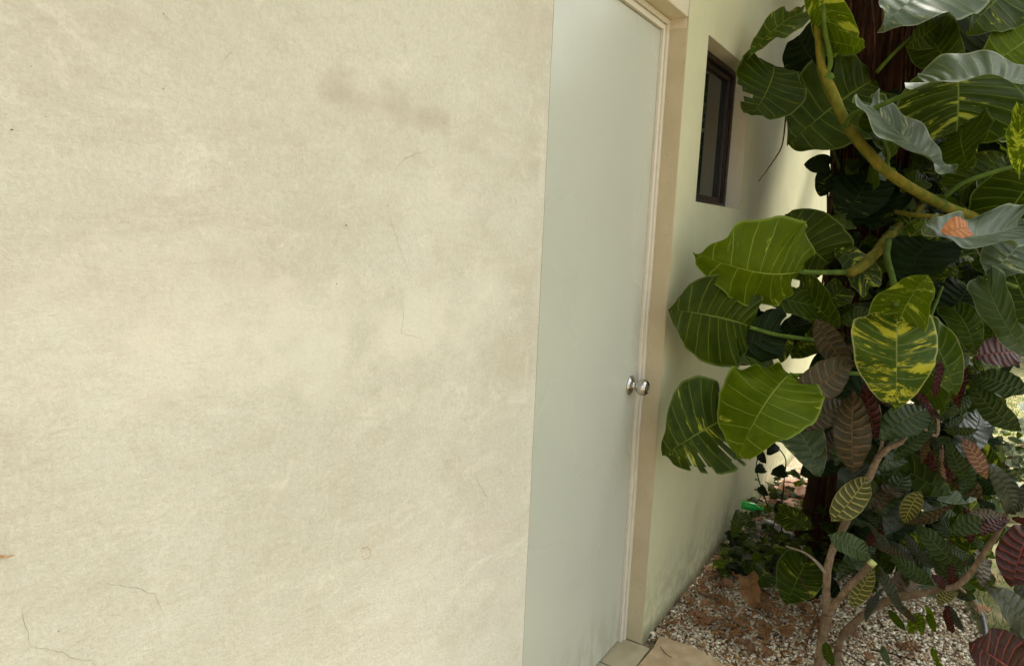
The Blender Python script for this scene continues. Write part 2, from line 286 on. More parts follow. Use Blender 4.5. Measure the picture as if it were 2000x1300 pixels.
# ---------------------------------------------------------------- leaves
OUT = {
 'heart': ([0, -.03, -.08, -.10, -.06, .05, .20, .37, .54, .70, .84, .94, 1.0], [0, .09, .19, .30, .40, .475, .505, .50, .455, .375, .26, .13, 0]),
 'lance': ([0, .03, .08, .16, .25, .35, .46, .57, .68, .78, .87, .94, 1.0], [0, .07, .17, .29, .38, .44, .48, .49, .46, .39, .28, .15, 0]),
 'round': ([0, -.02, -.06, -.06, .02, .15, .32, .50, .67, .81, .92, .98, 1.0], [0, .12, .24, .36, .46, .52, .54, .52, .46, .36, .23, .11, 0]),
 'ellip': ([0, .03, .08, .16, .25, .35, .46, .58, .69, .80, .89, .96, 1.0], [0, .10, .22, .35, .44, .49, .51, .50, .46, .37, .26, .13, 0]),
}
def leaf_geo(B, T, wd, roll=0, kind='heart', bow=.06, cup=.0, wav=.03, nu=22, nv=5, split=0, seed=None, nrm=None, asym=0, curl=0, c=None, ribs=10):
    """One leaf blade from its petiole joint B to its tip T; wd = width / length."""
    if nu >= 30: nu = 72; nv = max(nv, 9)
    rnd = random.Random(seed); B = Vector(B); T = Vector(T); ax = T-B; L = ax.length; ax.normalize()
    if nrm is None: nrm = (CAM-(B+T)/2)
    nrm = nrm - ax*nrm.dot(ax)
    if nrm.length < 1e-5: nrm = ax.orthogonal()
    nrm.normalize(); nrm = Matrix.Rotation(roll, 3, ax) @ nrm; lat = nrm.cross(ax)
    ox, oy = OUT[kind]; ts = np.linspace(0, 1, len(ox)); V = []; UV = []
    ph = rnd.uniform(0, 6.28); ph2 = rnd.uniform(0, 6.28); k1 = rnd.uniform(1.6, 2.8); bend = rnd.uniform(-.05, .05)
    cuts = [rnd.uniform(.28, .92) for _ in range(split)]
    for i in range(nu+1):
        a = i/nu; a2 = a**1.02; X = np.interp(a, ts, ox); Y = np.interp(a, ts, oy)
        mx = a*(1-.0)
        mx = max(0, (a-.10)/.9)**1.05 if kind not in ('ellip', 'lance') else max(0, (a-.02)/.98)
        for side in (-1, 1):
            for j in range(nv+1):
                if side == 1 and j == 0: continue
                s = j/nv; sq = s**.8 if kind not in ('ellip', 'lance') else s
                jag = 1+.03*noise.noise(Vector((a*14, side*3, ph*5)))+.10*noise.noise(Vector((a*2.6, side*5, ph*7)))
                x = mx+(X-mx)*(s**1.25); y = Y*2*.5*s*wd*side*jag*(1+asym*side)
                x += 0; rr = abs(s)
                z = bow*4*max(-.2, min(1, x))*(1-max(-.2, min(1, x))) + cup*abs(y) + wav*math.sin(k1*6.28*a+ph+side*1.3)*s*s + wav*.6*math.sin(k1*2.3*6.28*a+ph2+side)*s**3
                z += -curl*max(0, x-.45)**2*2
                if nu >= 60: z += -.0055*math.cos(6.2832*(a*ribs+side*.22+s*s*ribs*.018))*math.sin(3.1416*min(1, s*.9+.05))*(1-a*.5) + .012*math.sin(6.28*a*4.2+ph2*3+side)*s**4
                yy = y+bend*4*x*(1-x)
                V.append(B+(ax*x+lat*yy+nrm*z)*L); UV.append((a, .5+.5*s*side))
    W = 2*nv+1
    def idx(i, k):      # k = -nv..nv
        return i*W + (abs(k) if k <= 0 else nv+k)
    Fc = []
    cutrows = {(int(c*nu), rnd.choice((-1, 1)) if split < 3 else 1) for c in cuts}
    for i in range(nu):
        for k in range(-nv, nv):
            side = -1 if k < 0 else 1; kk = min(abs(k), abs(k+1))
            if (i, side) in cutrows and kk >= nv*.35: continue
            if ((i+1, side) in cutrows or (i-1, side) in cutrows) and kk >= nv*.72: continue
            Fc.append((idx(i, k), idx(i+1, k), idx(i+1, k+1), idx(i, k+1)))
    c = (rnd.random(), rnd.random(), rnd.random(), 1) if c is None else (*c, 1)
    return V, Fc, UV, [c]*len(V)
def leaf(parent, mat, B, T, wd, label=None, name='leaf', **k):
    v, f, uv, c = leaf_geo(B, T, wd, **k)
    return mk(name, v, f, M[mat], parent, uv=uv, col=c, label=label)
class Bunch:
    def __init__(s): s.v = []; s.f = []; s.uv = []; s.c = []
    def add(s, g):
        n = len(s.v); s.v += g[0]; s.f += [tuple(n+i for i in q) for q in g[1]]; s.uv += g[2]; s.c += g[3]
    def build(s, name, mat, parent, **k): return mk(name, s.v, s.f, M[mat], parent, uv=s.uv, col=s.c, **k)

# ================================================================ SETTING: ground
g = MB(); g.v = [(-40, -40, -.02), (60, -40, -.02), (60, 80, -.02), (-40, 80, -.02)]; g.f = [(0, 1, 2, 3)]
g.build('ground', M['soil'], kind='structure')
def lawn_edge(y): return 1.0+.12*math.sin(y*.9)+.05*math.sin(y*3.1)+.02*(y-3)
v = []; f = []
ys = np.linspace(1.5, 30, 120)
for y in ys: v += [(lawn_edge(y), y, -.008), (30, y, -.008)]
for i in range(len(ys)-1): f.append((2*i, 2*i+1, 2*i+3, 2*i+2))
mk('lawn', v, f, M['lawn'], kind='structure', smooth=False)
# grass blades
rg = np.random.default_rng(3); v = []; f = []; col = []
for i in range(16000):
    y = 2.4+7.5*rg.random()**1.6; x = lawn_edge(y)+.02+rg.random()**1.2*2.4
    if noise.noise(Vector((x*3, y*3, 1))) < -.28: continue
    a = rg.random()*6.28; h = .018+.03*rg.random(); wd = .0016+.0007*y*.5; lx, ly = rg.normal(0, .014, 2); n = len(v)
    v += [(x-wd*math.cos(a), y-wd*math.sin(a), -.01), (x+wd*math.cos(a), y+wd*math.sin(a), -.01), (x+lx, y+ly, h)]; f.append((n, n+1, n+2))
    c = (.13, .17, .03, 1) if rg.random() < .6 else ((.24, .23, .06, 1) if rg.random() < .6 else (.38, .30, .15, 1)); k = .8+.4*rg.random(); col += [tuple(q*k for q in c[:3])+(1,)]*3
go = mk('grass', v, f, M['grass'], col=col, smooth=False); tag(go, 'short patchy green and straw coloured grass beyond the gravel', 'grass', kind='stuff')
# gravel
def pebbles(name, n, region, seed, label, size=(.003, .0062), cols=None):
    rg = np.random.default_rng(seed); V = []; Fa = []; Cc = []
    base = np.array([(1,0,0),(-1,0,0),(0,1,0),(0,-1,0),(0,0,1),(0,0,-1),(.7,.7,.2),(-.7,.7,-.2),(.7,-.7,-.1),(-.7,-.7,.2)], float)
    tri = None
    import bmesh
    tpl = []
    for k in range(6):
        bm = bmesh.new(); bmesh.ops.create_icosphere(bm, subdivisions=1, radius=1)
        for q in bm.verts: q.co *= 1+.28*rg.normal()*.6; q.co.z *= .7; q.co.x *= 1.15
        bm.verts.index_update(); tpl.append((np.array([q.co[:] for q in bm.verts]), np.array([[x.index for x in fc.verts] for fc in bm.faces]))); bm.free()
    off = 0; cnt = 0
    while cnt < n:
        p = region(rg); 
        if p is None: continue
        vt, ft = tpl[rg.integers(6)]; s = rg.uniform(*size)*(1+.5*(rg.random() < .06)); a = rg.random()*6.28; b = rg.normal(0, .5)
        Rz = np.array([[math.cos(a), -math.sin(a), 0], [math.sin(a), math.cos(a), 0], [0, 0, 1]]); Rx = np.array([[1, 0, 0], [0, math.cos(b), -math.sin(b)], [0, math.sin(b), math.cos(b)]])
        V.append((vt*s)@(Rz@Rx).T+np.array([p[0], p[1], p[2]+s*.25])); Fa.append(ft+off); off += len(vt)
        c = cols[rg.integers(len(cols))]; k = .9+.42*rg.random(); Cc.append(np.tile([c[0]*k, c[1]*k, c[2]*k, 1], (len(vt), 1))); cnt += 1
    o = mk(name, np.vstack(V), np.vstack(Fa).tolist(), M['grav'], col=np.vstack(Cc), smooth=False)
    tag(o, label, 'gravel', kind='stuff'); return o
def reg_grav(rg):
    y = 2.1+rg.random()**1.25*2.6; x = .005+rg.random()*1.25
    if x > lawn_edge(y)-.02+rg.normal(0, .03): return None
    if y < 2.27 and x < .30: return None
    if x > .9 and y < 2.5 and rg.random() < .5: return None
    return (x, y, -.016+rg.random()*.012)
pebbles('gravel', 44000, reg_grav, 5, 'pale beige crushed gravel covering the bed beside the house wall',
        cols=[(.60, .52, .38), (.66, .60, .48), (.52, .42, .29), (.42, .33, .22), (.70, .66, .56), (.34, .25, .16), (.22, .13, .07)])

rl = np.random.default_rng(12); v = []; f = []; col = []
for i in range(2600):
    y = 2.25+rl.random()**.8*1.75; x = .01+abs(rl.normal(0, .33))
    if x > lawn_edge(y) or (y < 2.3 and x < .3): continue
    if noise.noise(Vector((x*5, y*5, 2))) < -.05 and rl.random() < .8: continue
    s = rl.uniform(.004, .020); a = rl.random()*6.28; tx, ty = rl.normal(0, .3, 2); n = len(v); k = 6; asp = rl.uniform(.2, .6); z0 = .004+rl.random()*.006
    for j in range(k):
        q = 6.2832*j/k; lx = s*math.cos(q)*rl.uniform(.6, 1.2); ly = s*asp*math.sin(q)*rl.uniform(.6, 1.2); v.append((x+lx*math.cos(a)-ly*math.sin(a), y+lx*math.sin(a)+ly*math.cos(a), z0+max(0, lx*tx+ly*ty)))
    f.append(tuple(range(n, n+k))); g = rl.uniform(.6, 1.3); c_ = [(.26, .11, .035), (.34, .16, .05), (.12, .06, .03), (.38, .24, .11)][rl.integers(4)]; col += [tuple(q*g for q in c_)+(1,)]*k
tag(mk('leaf_litter', v, f, M['grass'], col=col, smooth=False), 'crumbled brown leaf litter strewn over the gravel along the wall', 'leaf litter', kind='stuff')

# ================================================================ HOUSE
YL, YR, ZT = 1.372, 2.206, 2.159          # door opening
W0, W1, WZ0, WZ1 = 2.415, 2.995, 1.597, 2.160   # window opening
house = empty('house', (0, 0, 0), label='cream plastered house with a pale door and a small dark window', cat='house')
# dense front sheet of the left wall, with painted-on-by-hand blotches (real stains) and a lit edge painted pale
yy = np.concatenate([np.linspace(-3, .20, 12), np.arange(.205, YL-.0001, .005), [YL-.0035, YL-.0012, YL]])
zz = np.concatenate([np.linspace(-.02, .80, 18), np.arange(.805, 2.159, .005), [2.159], np.linspace(2.2, 4.2, 12)])
YY, ZZ = np.meshgrid(yy, zz, indexing='ij')
def wp(x, y): p = onx(x, y); return p.y, p.z
SD = np.zeros_like(YY); SL = np.zeros_like(YY); SB = np.zeros_like(YY)
NZ = np.array([[noise.fractal(Vector((a*22, b*30, 3)), .9, 2.1, 4) for b in zz] for a in yy])
NZ2 = np.array([[noise.fractal(Vector((a*9+5, b*9, 7)), .9, 2.1, 5) for b in zz] for a in yy])
def stroke(A, pts, r, amt, ns=.6):
    """soft brush stroke through picture points pts on the wall, radius r metres"""
    q = [wp(*p) for p in pts]; best = np.full(YY.shape, 1e9)
    if len(q) == 1: q = q*2
    for (y0, z0), (y1, z1) in zip(q[:-1], q[1:]):
        d2 = (y1-y0)**2+(z1-z0)**2+1e-12; tt = np.clip(((YY-y0)*(y1-y0)+(ZZ-z0)*(z1-z0))/d2, 0, 1)
        best = np.minimum(best, np.hypot(YY-y0-tt*(y1-y0), ZZ-z0-tt*(z1-z0)))
    k = best/r+(NZ*.6+NZ2*1.0)*ns*1.5; A += amt*.5*np.clip(1-k*.8, 0, 1)**1.0
for a in [([(660,172),(720,190),(790,215),(870,240)], .026, .85), ([(650,165),(670,180)], .02, .5), ([(700,190),(760,210)], .014, .3), ([(820,225),(950,250)], .02, .3),
          ([(600,275),(590,290)], .012, .35), ([(620,320),(650,330)], .012, .3), ([(600,420),(650,440),(760,420)], .03, .28), ([(675,440)], .006, .6),
          ([(240,590),(290,610)], .03, .35), ([(280,612)], .008, .5), ([(870,270),(1000,330),(1040,340)], .03, .28), ([(900,440),(1040,520)], .05, .22),
          ([(1040,240),(1045,330)], .02, .35), ([(980,520),(1030,560),(1035,640)], .03, .4), ([(940,690),(1030,720)], .03, .5), ([(880,640),(1000,660)], .03, .25),
          ([(300,780),(330,790)], .015, .5), ([(150,670),(260,680)], .018, .2), ([(20,420),(150,390),(250,400)], .03, .22), ([(440,540),(520,540)], .02, .3),
          ([(985,1190)], .011, .6), ([(450,1190)], .008, .5), ([(440,60),(470,30)], .02, .2), ([(430,130),(460,95)], .006, .4), ([(410,640),(500,630)], .01, .3),
          ([(600,1200),(650,1290)], .04, .25), ([(40,800),(60,1000)], .05, .18), ([(200,1230),(260,1180)], .03, .25), ([(380,1010),(600,960)], .03, .15),
          ([(960,1000),(900,1080)], .03, .25), ([(1000,1240),(1010,1290)], .02, .3)]: stroke(SD, a[0], a[1], a[2]*.75)
for a in [([(60,640),(350,600),(640,650),(950,560)], .085, .75), ([(300,720),(640,700),(900,640)], .07, .6), ([(450,440),(490,500)], .03, .5), ([(560,590),(620,620)], .03, .4), ([(820,400),(900,440),(880,340)], .045, .45), ([(160,560),(200,590)], .02, .4),
          ([(300,640),(450,690),(560,700)], .03, .35), ([(80,620),(200,620)], .03, .3), ([(940,270),(1010,300)], .012, .5), ([(1010,430),(1050,400)], .02, .4),
          ([(470,950),(560,945)], .004, .7), ([(600,690),(900,600)], .04, .3), ([(720,790),(860,760)], .02, .3), ([(1035,100),(1050,20)], .01, .3), ([(1030,700),(1025,780)], .008, .8),
          ([(1022,1180),(1018,1270)], .008, .7), ([(1062,200),(1050,600)], .006, .5), ([(1035,840),(1026,1100)], .006, .5), ([(320,520),(350,560)], .02, .3), ([(880,940),(800,1080),(650,1120)], .02, .25)]: stroke(SL, a[0], a[1], a[2]*.8)
for a in [([(450,480)], .03, .4), ([(80,640),(140,640)], .03, .4), ([(780,570),(820,600)], .03, .5), ([(560,680),(640,700)], .035, .45), ([(1020,440)], .02, .5), ([(160,720),(200,760)], .02, .3), ([(60,1130),(250,1120)], .03, .3), ([(700,1110),(1000,1260)], .05, .2)]: stroke(SB, a[0], a[1], a[2]*.8, .9)

edge = np.clip(1-(YL-YY)/.006, 0, 1)
XX = -.0005+.0007*NZ2-.006*edge**2.5
JY = YY+edge*.0022*np.array([[noise.fractal(Vector((0, 0, b*45)), .8, 2, 4) for b in zz] for a in yy])
SL += edge*.6  # paler rim stands in for light catching the plaster edge
XX[:12, :] = 0
nz_ = len(zz); V = np.stack([XX, JY, ZZ], -1).reshape(-1, 3).tolist()
col = np.stack([np.clip(SD, 0, .8), np.clip(SL, 0, .8), np.clip(SB, 0, .6), np.ones_like(SD)], -1).reshape(-1, 4)
Fq = [(i*nz_+j, (i+1)*nz_+j, (i+1)*nz_+j+1, i*nz_+j+1) for i in range(len(yy)-1) for j in range(nz_-1)]
MB().box((-.3, -3, -.1), (-.21, 9.0, 4.2)).build('backing', M['stucco'], house)  # added behind the walls to stop light leaking round the openings
n0 = len(V); ed = [(len(yy)-1)*nz_+j for j in range(nz_)]
V += [(-.2, YL, z) for z in zz]; col = np.vstack([col, np.tile([0, .2, 0, 1], (nz_, 1))])
Fq += [(ed[j], n0+j, n0+j+1, ed[j+1]) for j in range(nz_-1)]
mk('wall', V, Fq, M['stucco'], house, col=col, label='weathered beige stucco wall with smears and hairline cracks')
MB().box((-.2, YL, ZT), (0, YR, 4.2)).box((-.2, YR-.002, ZT-.03), (-.004, YR+.05, 4.2)).build('lintel', M['lintel'], house, bevel=.003)
# right-hand wall, smooth cream paint, real opening for the window
WY = 9.0
b = MB()
b.box((-.2, YR, -.02), (.0, W0, 4.2)); b.box((-.2, W1, -.02), (.0, WY, 4.2))
b.box((-.2, W0, -.02), (.0, W1, WZ0)); b.box((-.2, W0, WZ1), (.0, W1, 4.2))
# inner faces are hidden; drop touching ends by building the front as one skin
v = []; f = []
def q4(p): 
    n = len(v); v.extend(p); f.append((n, n+1, n+2, n+3))
ysx = [YR, W0, W1, WY]; zsx = [-.02, WZ0, WZ1, 4.2]
for i in range(3):
    for j in range(3):
        if i == 1 and j == 1: continue
        q4([(0, ysx[i], zsx[j]), (0, ysx[i+1], zsx[j]), (0, ysx[i+1], zsx[j+1]), (0, ysx[i], zsx[j+1])])
q4([(0, WY, -.02), (-.2, WY, -.02), (-.2, WY, 4.2), (0, WY, 4.2)])
mk('wall', v, f, M['wall'], house, smooth=False, label='smooth cream painted wall between the door and the garden')
# roughened, slightly rounded arris along the opening
b = MB(); zl = np.linspace(0, ZT-.002, 60)
jv = []; jf = []
for z in zl:
    e = .0014*noise.noise(Vector((0, 1, z*30)))
    jv += [(-.2, YR-.0006, z), (-.004, YR-.0006+e*.3, z), (.0012, YR+.0012+e, z), (.0012, YR+.004+abs(e), z), (-.002, YR+.008, z)]
for i in range(len(zl)-1):
    for k in range(4): jf.append((i*5+k, i*5+k+1, i*5+5+k+1, i*5+5+k))
mk('jamb', jv, jf, M['jamb'], house, label='tan painted door jamb')
# window reveals
b = MB(); b.box((-.25, W1, WZ0-.01), (-.001, W1+.03, WZ1+.01)); b.build('window_reveal', M['reveal'], house)
MB().box((-.25, W0-.01, WZ1), (-.001, W1, WZ1+.03)).build('window_reveal', M['reveal'], house)
MB().box((-.25, W0-.01, WZ0-.03), (-.001, W1, WZ0)).build('window_sill', M['reveal'], house)
MB().box((-.25, W0-.03, WZ0-.01), (-.001, W0, WZ1+.01)).build('window_reveal', M['reveal'], house)
# window
def ring(b, x0, x1, y0, y1, z0, z1, w_):
    b.box((x0, y0, z0), (x1, y0+w_, z1)); b.box((x0, y1-w_, z0), (x1, y1, z1)); b.box((x0, y0+w_, z0), (x1, y1-w_, z0+w_)); b.box((x0, y0+w_, z1-w_), (x1, y1-w_, z1))
b = MB(); ring(b, -.115, -.062, W0+.001, W1-.001, WZ0+.001, WZ1-.001, .020)
wf = b.build('window', M['brown'], house, bevel=.002)
b = MB(); ring(b, -.105, -.078, W0+.022, W1-.022, WZ0+.022, WZ1-.022, .022); b.build('sash', M['brown'], wf, bevel=.003)
MB().box((-.094, W0+.043, WZ0+.043), (-.090, W1-.043, WZ1-.043)).build('pane', M['glass'], wf)
MB().box((-.0775, W1-.036, WZ0+.12), (-.070, W1-.031, WZ1-.16)).build('pull_bar', M['brown'], wf, bevel=.001)
# door leaf and frame
DX = -.074
fr = MB()
ZF = ZT-.0
fr.box((-.2, YR-.018, .0), (-.058, YR-.0015, ZT-.002)); fr.box((-.2, YR-.037, .0), (-.064, YR-.0205, ZT-.021))
fr.box((-.2, YL+.0015, .0), (-.058, YL+.018, ZT-.002)); fr.box((-.2, YL+.0205, .0), (-.064, YL+.037, ZT-.021))
fr.box((-.2, YL+.018, ZT-.018), (-.058, YR-.018, ZT-.002)); fr.box((-.2, YL+.037, ZT-.037), (-.064, YR-.037, ZT-.0205))
dfm = fr.build('door_frame', M['frame'], house, bevel=.0015)
gk = MB(); gk.box((-.19, YR-.041, .0), (-.082, YR-.0165, ZT-.016)); gk.box((-.19, YL+.0165, ZT-.041), (-.082, YR-.041, ZT-.016))
gk.build('dark_gap', M['dark_gap'], dfm)  # dark strips stand in for the shaded gaps round the door
door = MB().box((DX-.04, YL+.041, .006), (DX, YR-.0405, ZT-.0405)).build('door', M['door'], house, bevel=.002, label='pale grey green flush door')
# knob: lathe along +x
kc = onx(1231, 752, DX); prof = [(0, .0), (0, .0335), (.002, .0345), (.005, .033), (.010, .024), (.013, .0165), (.016, .0125), (.022, .0120), (.025, .0145), (.029, .0205), (.036, .0262), (.045, .0285), (.055, .0268), (.061, .0220), (.0625, .018), (.0612, .0165), (.0612, 0)]
v = []; f = []; n = 40
for (x, r) in prof:
    for j in range(n): a = 2*math.pi*j/n; v.append((kc.x+x, kc.y+r*math.cos(a), kc.z+r*math.sin(a)))
for i in range(len(prof)-1):
    for j in range(n): f.append((i*n+j, i*n+(j+1) % n, (i+1)*n+(j+1) % n, (i+1)*n+j))
mk('knob', v, f, M['chrome'], door, label='round chrome door knob')
# cracks and pits of the stucco: hairline relief, a few tenths of a millimetre
def crack_mesh(lines, wdt):
    v = []; f = []
    for ln in lines:
        p = [Vector(wp(*q)) for q in ln]; q = []
        for a, b_ in zip(p[:-1], p[1:]):
            k = max(2, int((b_-a).length/.004))
            for i in range(k):
                s = a.lerp(b_, i/k); q.append(s+Vector((noise.noise(Vector((s.x*90, s.y*90, 0))), noise.noise(Vector((s.x*90, s.y*90, 5)))))*.0016)
        q.append(p[-1]); n = len(v)
        for i, s in enumerate(q):
            tng = (q[min(i+1, len(q)-1)]-q[max(i-1, 0)]).normalized(); nn = Vector((-tng.y, tng.x))
            ww = wdt*(.35+.9*abs(noise.noise(Vector((s.x*120, s.y*120, 9)))))*min(1, .25+3*min(i, len(q)-1-i)/len(q))
            for e in (-1, 1): v.append((.0016, s.x+nn.x*ww*e, s.y+nn.y*ww*e))
        for i in range(len(q)-1): f.append((n+2*i, n+2*i+1, n+2*i+3, n+2*i+2))
    return v, f
L = [[(765,348),(772,330),(790,310),(815,300),(842,290)], [(757,402),(765,440),(778,480),(795,525),(801,541)], [(783,580),(787,620),(782,650),(800,655),(822,660),(828,690)],
     [(40,1185),(52,1230),(58,1262)], [(58,1262),(120,1272),(145,1285),(180,1288),(188,1305)], [(210,1140),(260,1145),(300,1160),(318,1195),(322,1215)], [(815,1235),(830,1300)],
     [(950,1265),(965,1250)], [(435,118),(452,100)], [(768,432),(762,445)], [(815,1130),(832,1190),(835,1230)], [(318,28),(332,42)]]
for l_ in L:
    v, f = crack_mesh([l_], .00042); mk('crack', v, f, M['crack'], house)
for l_ in ([(925,922),(935,945),(953,975)], [(866,901),(882,896)]):
    v, f = crack_mesh([l_], .0007); mk('scratch', v, f, M['crack'], house)
v = []; f = []; rp = random.Random(4)
pits = [(757,401,2.2),(318,28,1.6),(656,554,2.6),(801,541,1.6),(919,495,1.3),(87,228,1.6),(60,130,1.3),(22,253,2),(318,174,1.5),(745,35,1.2),(696,92,1.3),(675,440,3),(521,597,1.2),(785,486,1),(350,300,.9),
        (440,1022,1.3),(113,1231,1.5),(70,861,1),(441,1060,1),(862,1215,1.4),(894,1215,1.4),(520,1080,1),(560,1150,1),(424,1235,1.2),(948,874,1.2),(782,910,1.2),(1063,166,1.4),(465,975,1.6),(600,500,.8),(200,760,.8)]
for (x, y, r) in pits:
    v = []; f = []; a, b_ = wp(x, y); s = r*.00055; n = len(v); v.append((.0017, a, b_)); k = 9
    for j in range(k): q = 6.283*j/k; rr = s*rp.uniform(.6, 1.4); v.append((.0015, a+rr*math.cos(q), b_+rr*math.sin(q)*rp.uniform(.5, 1)))
    for j in range(k): f.append((n, n+1+j, n+1+(j+1) % k))
    mk('pit', v, f, M['pit'], house)
v, f = crack_mesh([[(-20,1084),(14,1085),(28,1083)]], .0024); mk('rust_mark', v, f, M['rust'], house)
v, f = crack_mesh([[(704,1080),(706,1070),(716,1067),(724,1075),(721,1088),(710,1090),(705,1082)]], .0009); mk('stain_ring', v, f, M['rust'], house)
# unseen roof edge, added for shade, is built further on
# threshold tiles, paving slab
th = empty('door_threshold', (-.03, 1.8, 0), label='greenish floor tiles forming the threshold under the pale door', cat='threshold')
for a, b_ in ((1.375, 1.79), (1.796, 2.02), (2.026, 2.203)): MB().box((-.20, a, -.03), (.035, b_, .0)).build('tile', M['tile'], th, bevel=.003)
MB().box((-.20, 1.374, -.04), (.033, 2.204, -.004)).build('grout', M['grout'], th)
v = []; N = 64; rp = random.Random(8)
pts = [(.04, 1.2), (.75, 1.2), (.62, 1.9), (.42, 2.16), (.30, 2.27), (.16, 2.31), (.035, 2.30)]
pl = []
for i in range(len(pts)):
    a = Vector(pts[i]); c = Vector(pts[(i+1) % len(pts)])
    for k in range(12): pl.append(a.lerp(c, k/12)+Vector((noise.noise(Vector((i, k*.4, 0))), noise.noise(Vector((i, k*.4, 3)))))*.012)
n = len(pl); v = [(p.x, p.y, -.02) for p in pl]+[(p.x, p.y, -.003) for p in pl]+[(p.x*.985+.005, p.y*.985+.025, .004) for p in pl]
f = [(i, (i+1) % n, n+(i+1) % n, n+i) for i in range(n)]+[(n+i, n+(i+1) % n, 2*n+(i+1) % n, 2*n+i) for i in range(n)]+[tuple(range(2*n, 3*n))]
tag(mk('paving_slab', v, f, M['slab'], smooth=False), 'rough tan stone paving slab at the foot of the door', 'paving slab')

# unseen roof edge added to keep sun off the near wall
MB().box((-.6, -3.2, 2.95), (.62, 4.2, 3.07)).build('added_eave', M['lintel'], house, label='unseen roof edge added to shade the door and window')

# ================================================================ TREE with fibrous trunk
def lerp(a, b, t): return a+(b-a)*t
tb = Vector((.52, 3.62, -.05)); tt = Vector((.34, 3.30, 4.3))
tree = empty('tree', tb, label='thick fibrous red brown tree trunk wrapped in climbing leaves', cat='tree')
v = []; f = []; NS = 96; NR = 150
for i in range(NR):
    s = i/(NR-1); c = tb.lerp(tt, s); z = c.z
    for j in range(NS):
        a = 6.2832*j/NS; lob = .10*math.cos(3*a+1)+.06*math.cos(7*a+z*.6)
        fib = noise.fractal(Vector((math.cos(a)*5, math.sin(a)*5, z*1.1)), .8, 2, 5)
        r = .165*(1+lob+.16*fib)+.07*math.exp(-max(0, z)/.18)*(1+.5*math.cos(5*a))
        v.append((c.x+r*math.cos(a), c.y+r*math.sin(a), z))
for i in range(NR-1):
    for j in range(NS): f.append((i*NS+j, i*NS+(j+1) % NS, (i+1)*NS+(j+1) % NS, (i+1)*NS+j))
mk('trunk', v, f, M['trunk'], tree)
rt = random.Random(5)
def axis(z): return tb.lerp(tt, (z-tb.z)/(tt.z-tb.z))
b = MB()                                  # the mat of fine roots clinging to the bark (uncountable)
for k in range(90):
    a = rt.uniform(2.6, 6.6); z0 = rt.uniform(.0, 3); ln = rt.uniform(.3, 1.1); pts = []
    for q in range(9):
        z = z0+ln*q/8; c = axis(z); aa = a+.25*noise.noise(Vector((k*3.1, z*2, 0))); r = .185+.02*noise.noise(Vector((k, z*3, 5)))+.07*math.exp(-max(0, z)/.18)
        pts.append((c.x+r*math.cos(aa), c.y+r*math.sin(aa), z))
    b.tube(pts, rt.uniform(.002, .0055), 5, bump=.3)
tag(b.build('root_mat', M['root'], tree, smooth=True), kind='stuff')
for (pl, r) in (([(1770,1120),(1778,1060),(1770,1000),(1785,930)], .010), ([(1790,1110),(1765,1050),(1790,990),(1775,920)], .008), ([(1750,1100),(1790,1040),(1760,980),(1765,900)], .007), ([(1800,1090),(1785,1040),(1800,960)], .008)):
    MB().tube(spline([P(x, y, 3.02-.05*i) for i, (x, y) in enumerate(pl)]), r, 6, bump=.3).build('root', M['root'], tree, smooth=True)
for k, (x, d) in enumerate(((1634, 2.95), (1640, 2.98), (1628, 3.0), (1648, 2.95))):   # aerial roots hanging clear of the trunk
    y0 = 260+k*30; y1 = (640, 590, 560, 620)[k]; pts = [P(x+6*noise.noise(Vector((k, q*.5, 0))), lerp(y0, y1, q/14), d) for q in range(15)]
    b = MB().tube(pts, .0028, 5, bump=.4)
    for q in range(2, 13):
        pp = Vector(pts[q]); e = pp-R_*rt.uniform(.01, .05)*(1 if rt.random() < .8 else -1)+U_*rt.uniform(-.02, .02); b.tube([pp, (pp+e)/2+U_*.004, e], [.0014, .001, .0005], 4)
    b.build('aerial_root', M['rootdark'], tree, smooth=True)
# added overhead, unseen: open clumps of leaves put there to shade the planting
rc = np.random.default_rng(9); V = []; Fc = []; Cc = []
cl = [(Vector((rc.normal(1.65, .9), rc.normal(5.3, .75), rc.normal(4.7, .35))), rc.uniform(.4, .7)) for _ in range(46)]
cl = [q for q in cl if not (q[0].x-q[1] < .75 and q[0].y > 5.0)]  # clumps left out so sun reaches the far wall
for c, rr in cl:
    for k in range(60):
        d = Vector(rc.normal(size=3)); d.normalize(); p = c+d*rr*rc.random()**.4; a = Vector(rc.normal(size=3)); a.z *= .5; a.normalize(); nrm_ = Vector((rc.normal(0, .4), rc.normal(0, .4), 1)).normalized(); l = nrm_.cross(a).normalized(); s = rc.uniform(.10, .20); n = len(V)
        V += [p-a*s, p+l*s*.4, p+a*s, p-l*s*.4]; Fc.append((n, n+1, n+2, n+3)); g_ = rc.uniform(.7, 1.2); Cc += [(.05*g_, .09*g_, .02*g_, 1)]*4
M['added_crown'] = m_attr('crown foliage', .5, False, .3)
mk('added_crown', V, Fc, M['added_crown'], tree, col=Cc, smooth=False)
for k in range(7):
    c = cl[k*3][0]; MB().tube(spline([tt-Vector((0, 0, .1)), tt.lerp(c, .5)+Vector((0, 0, .12)), c]), interp([.06, .035, .012], 13), 8, bump=.3).build('limb', M['trunk'], tree, smooth=True)

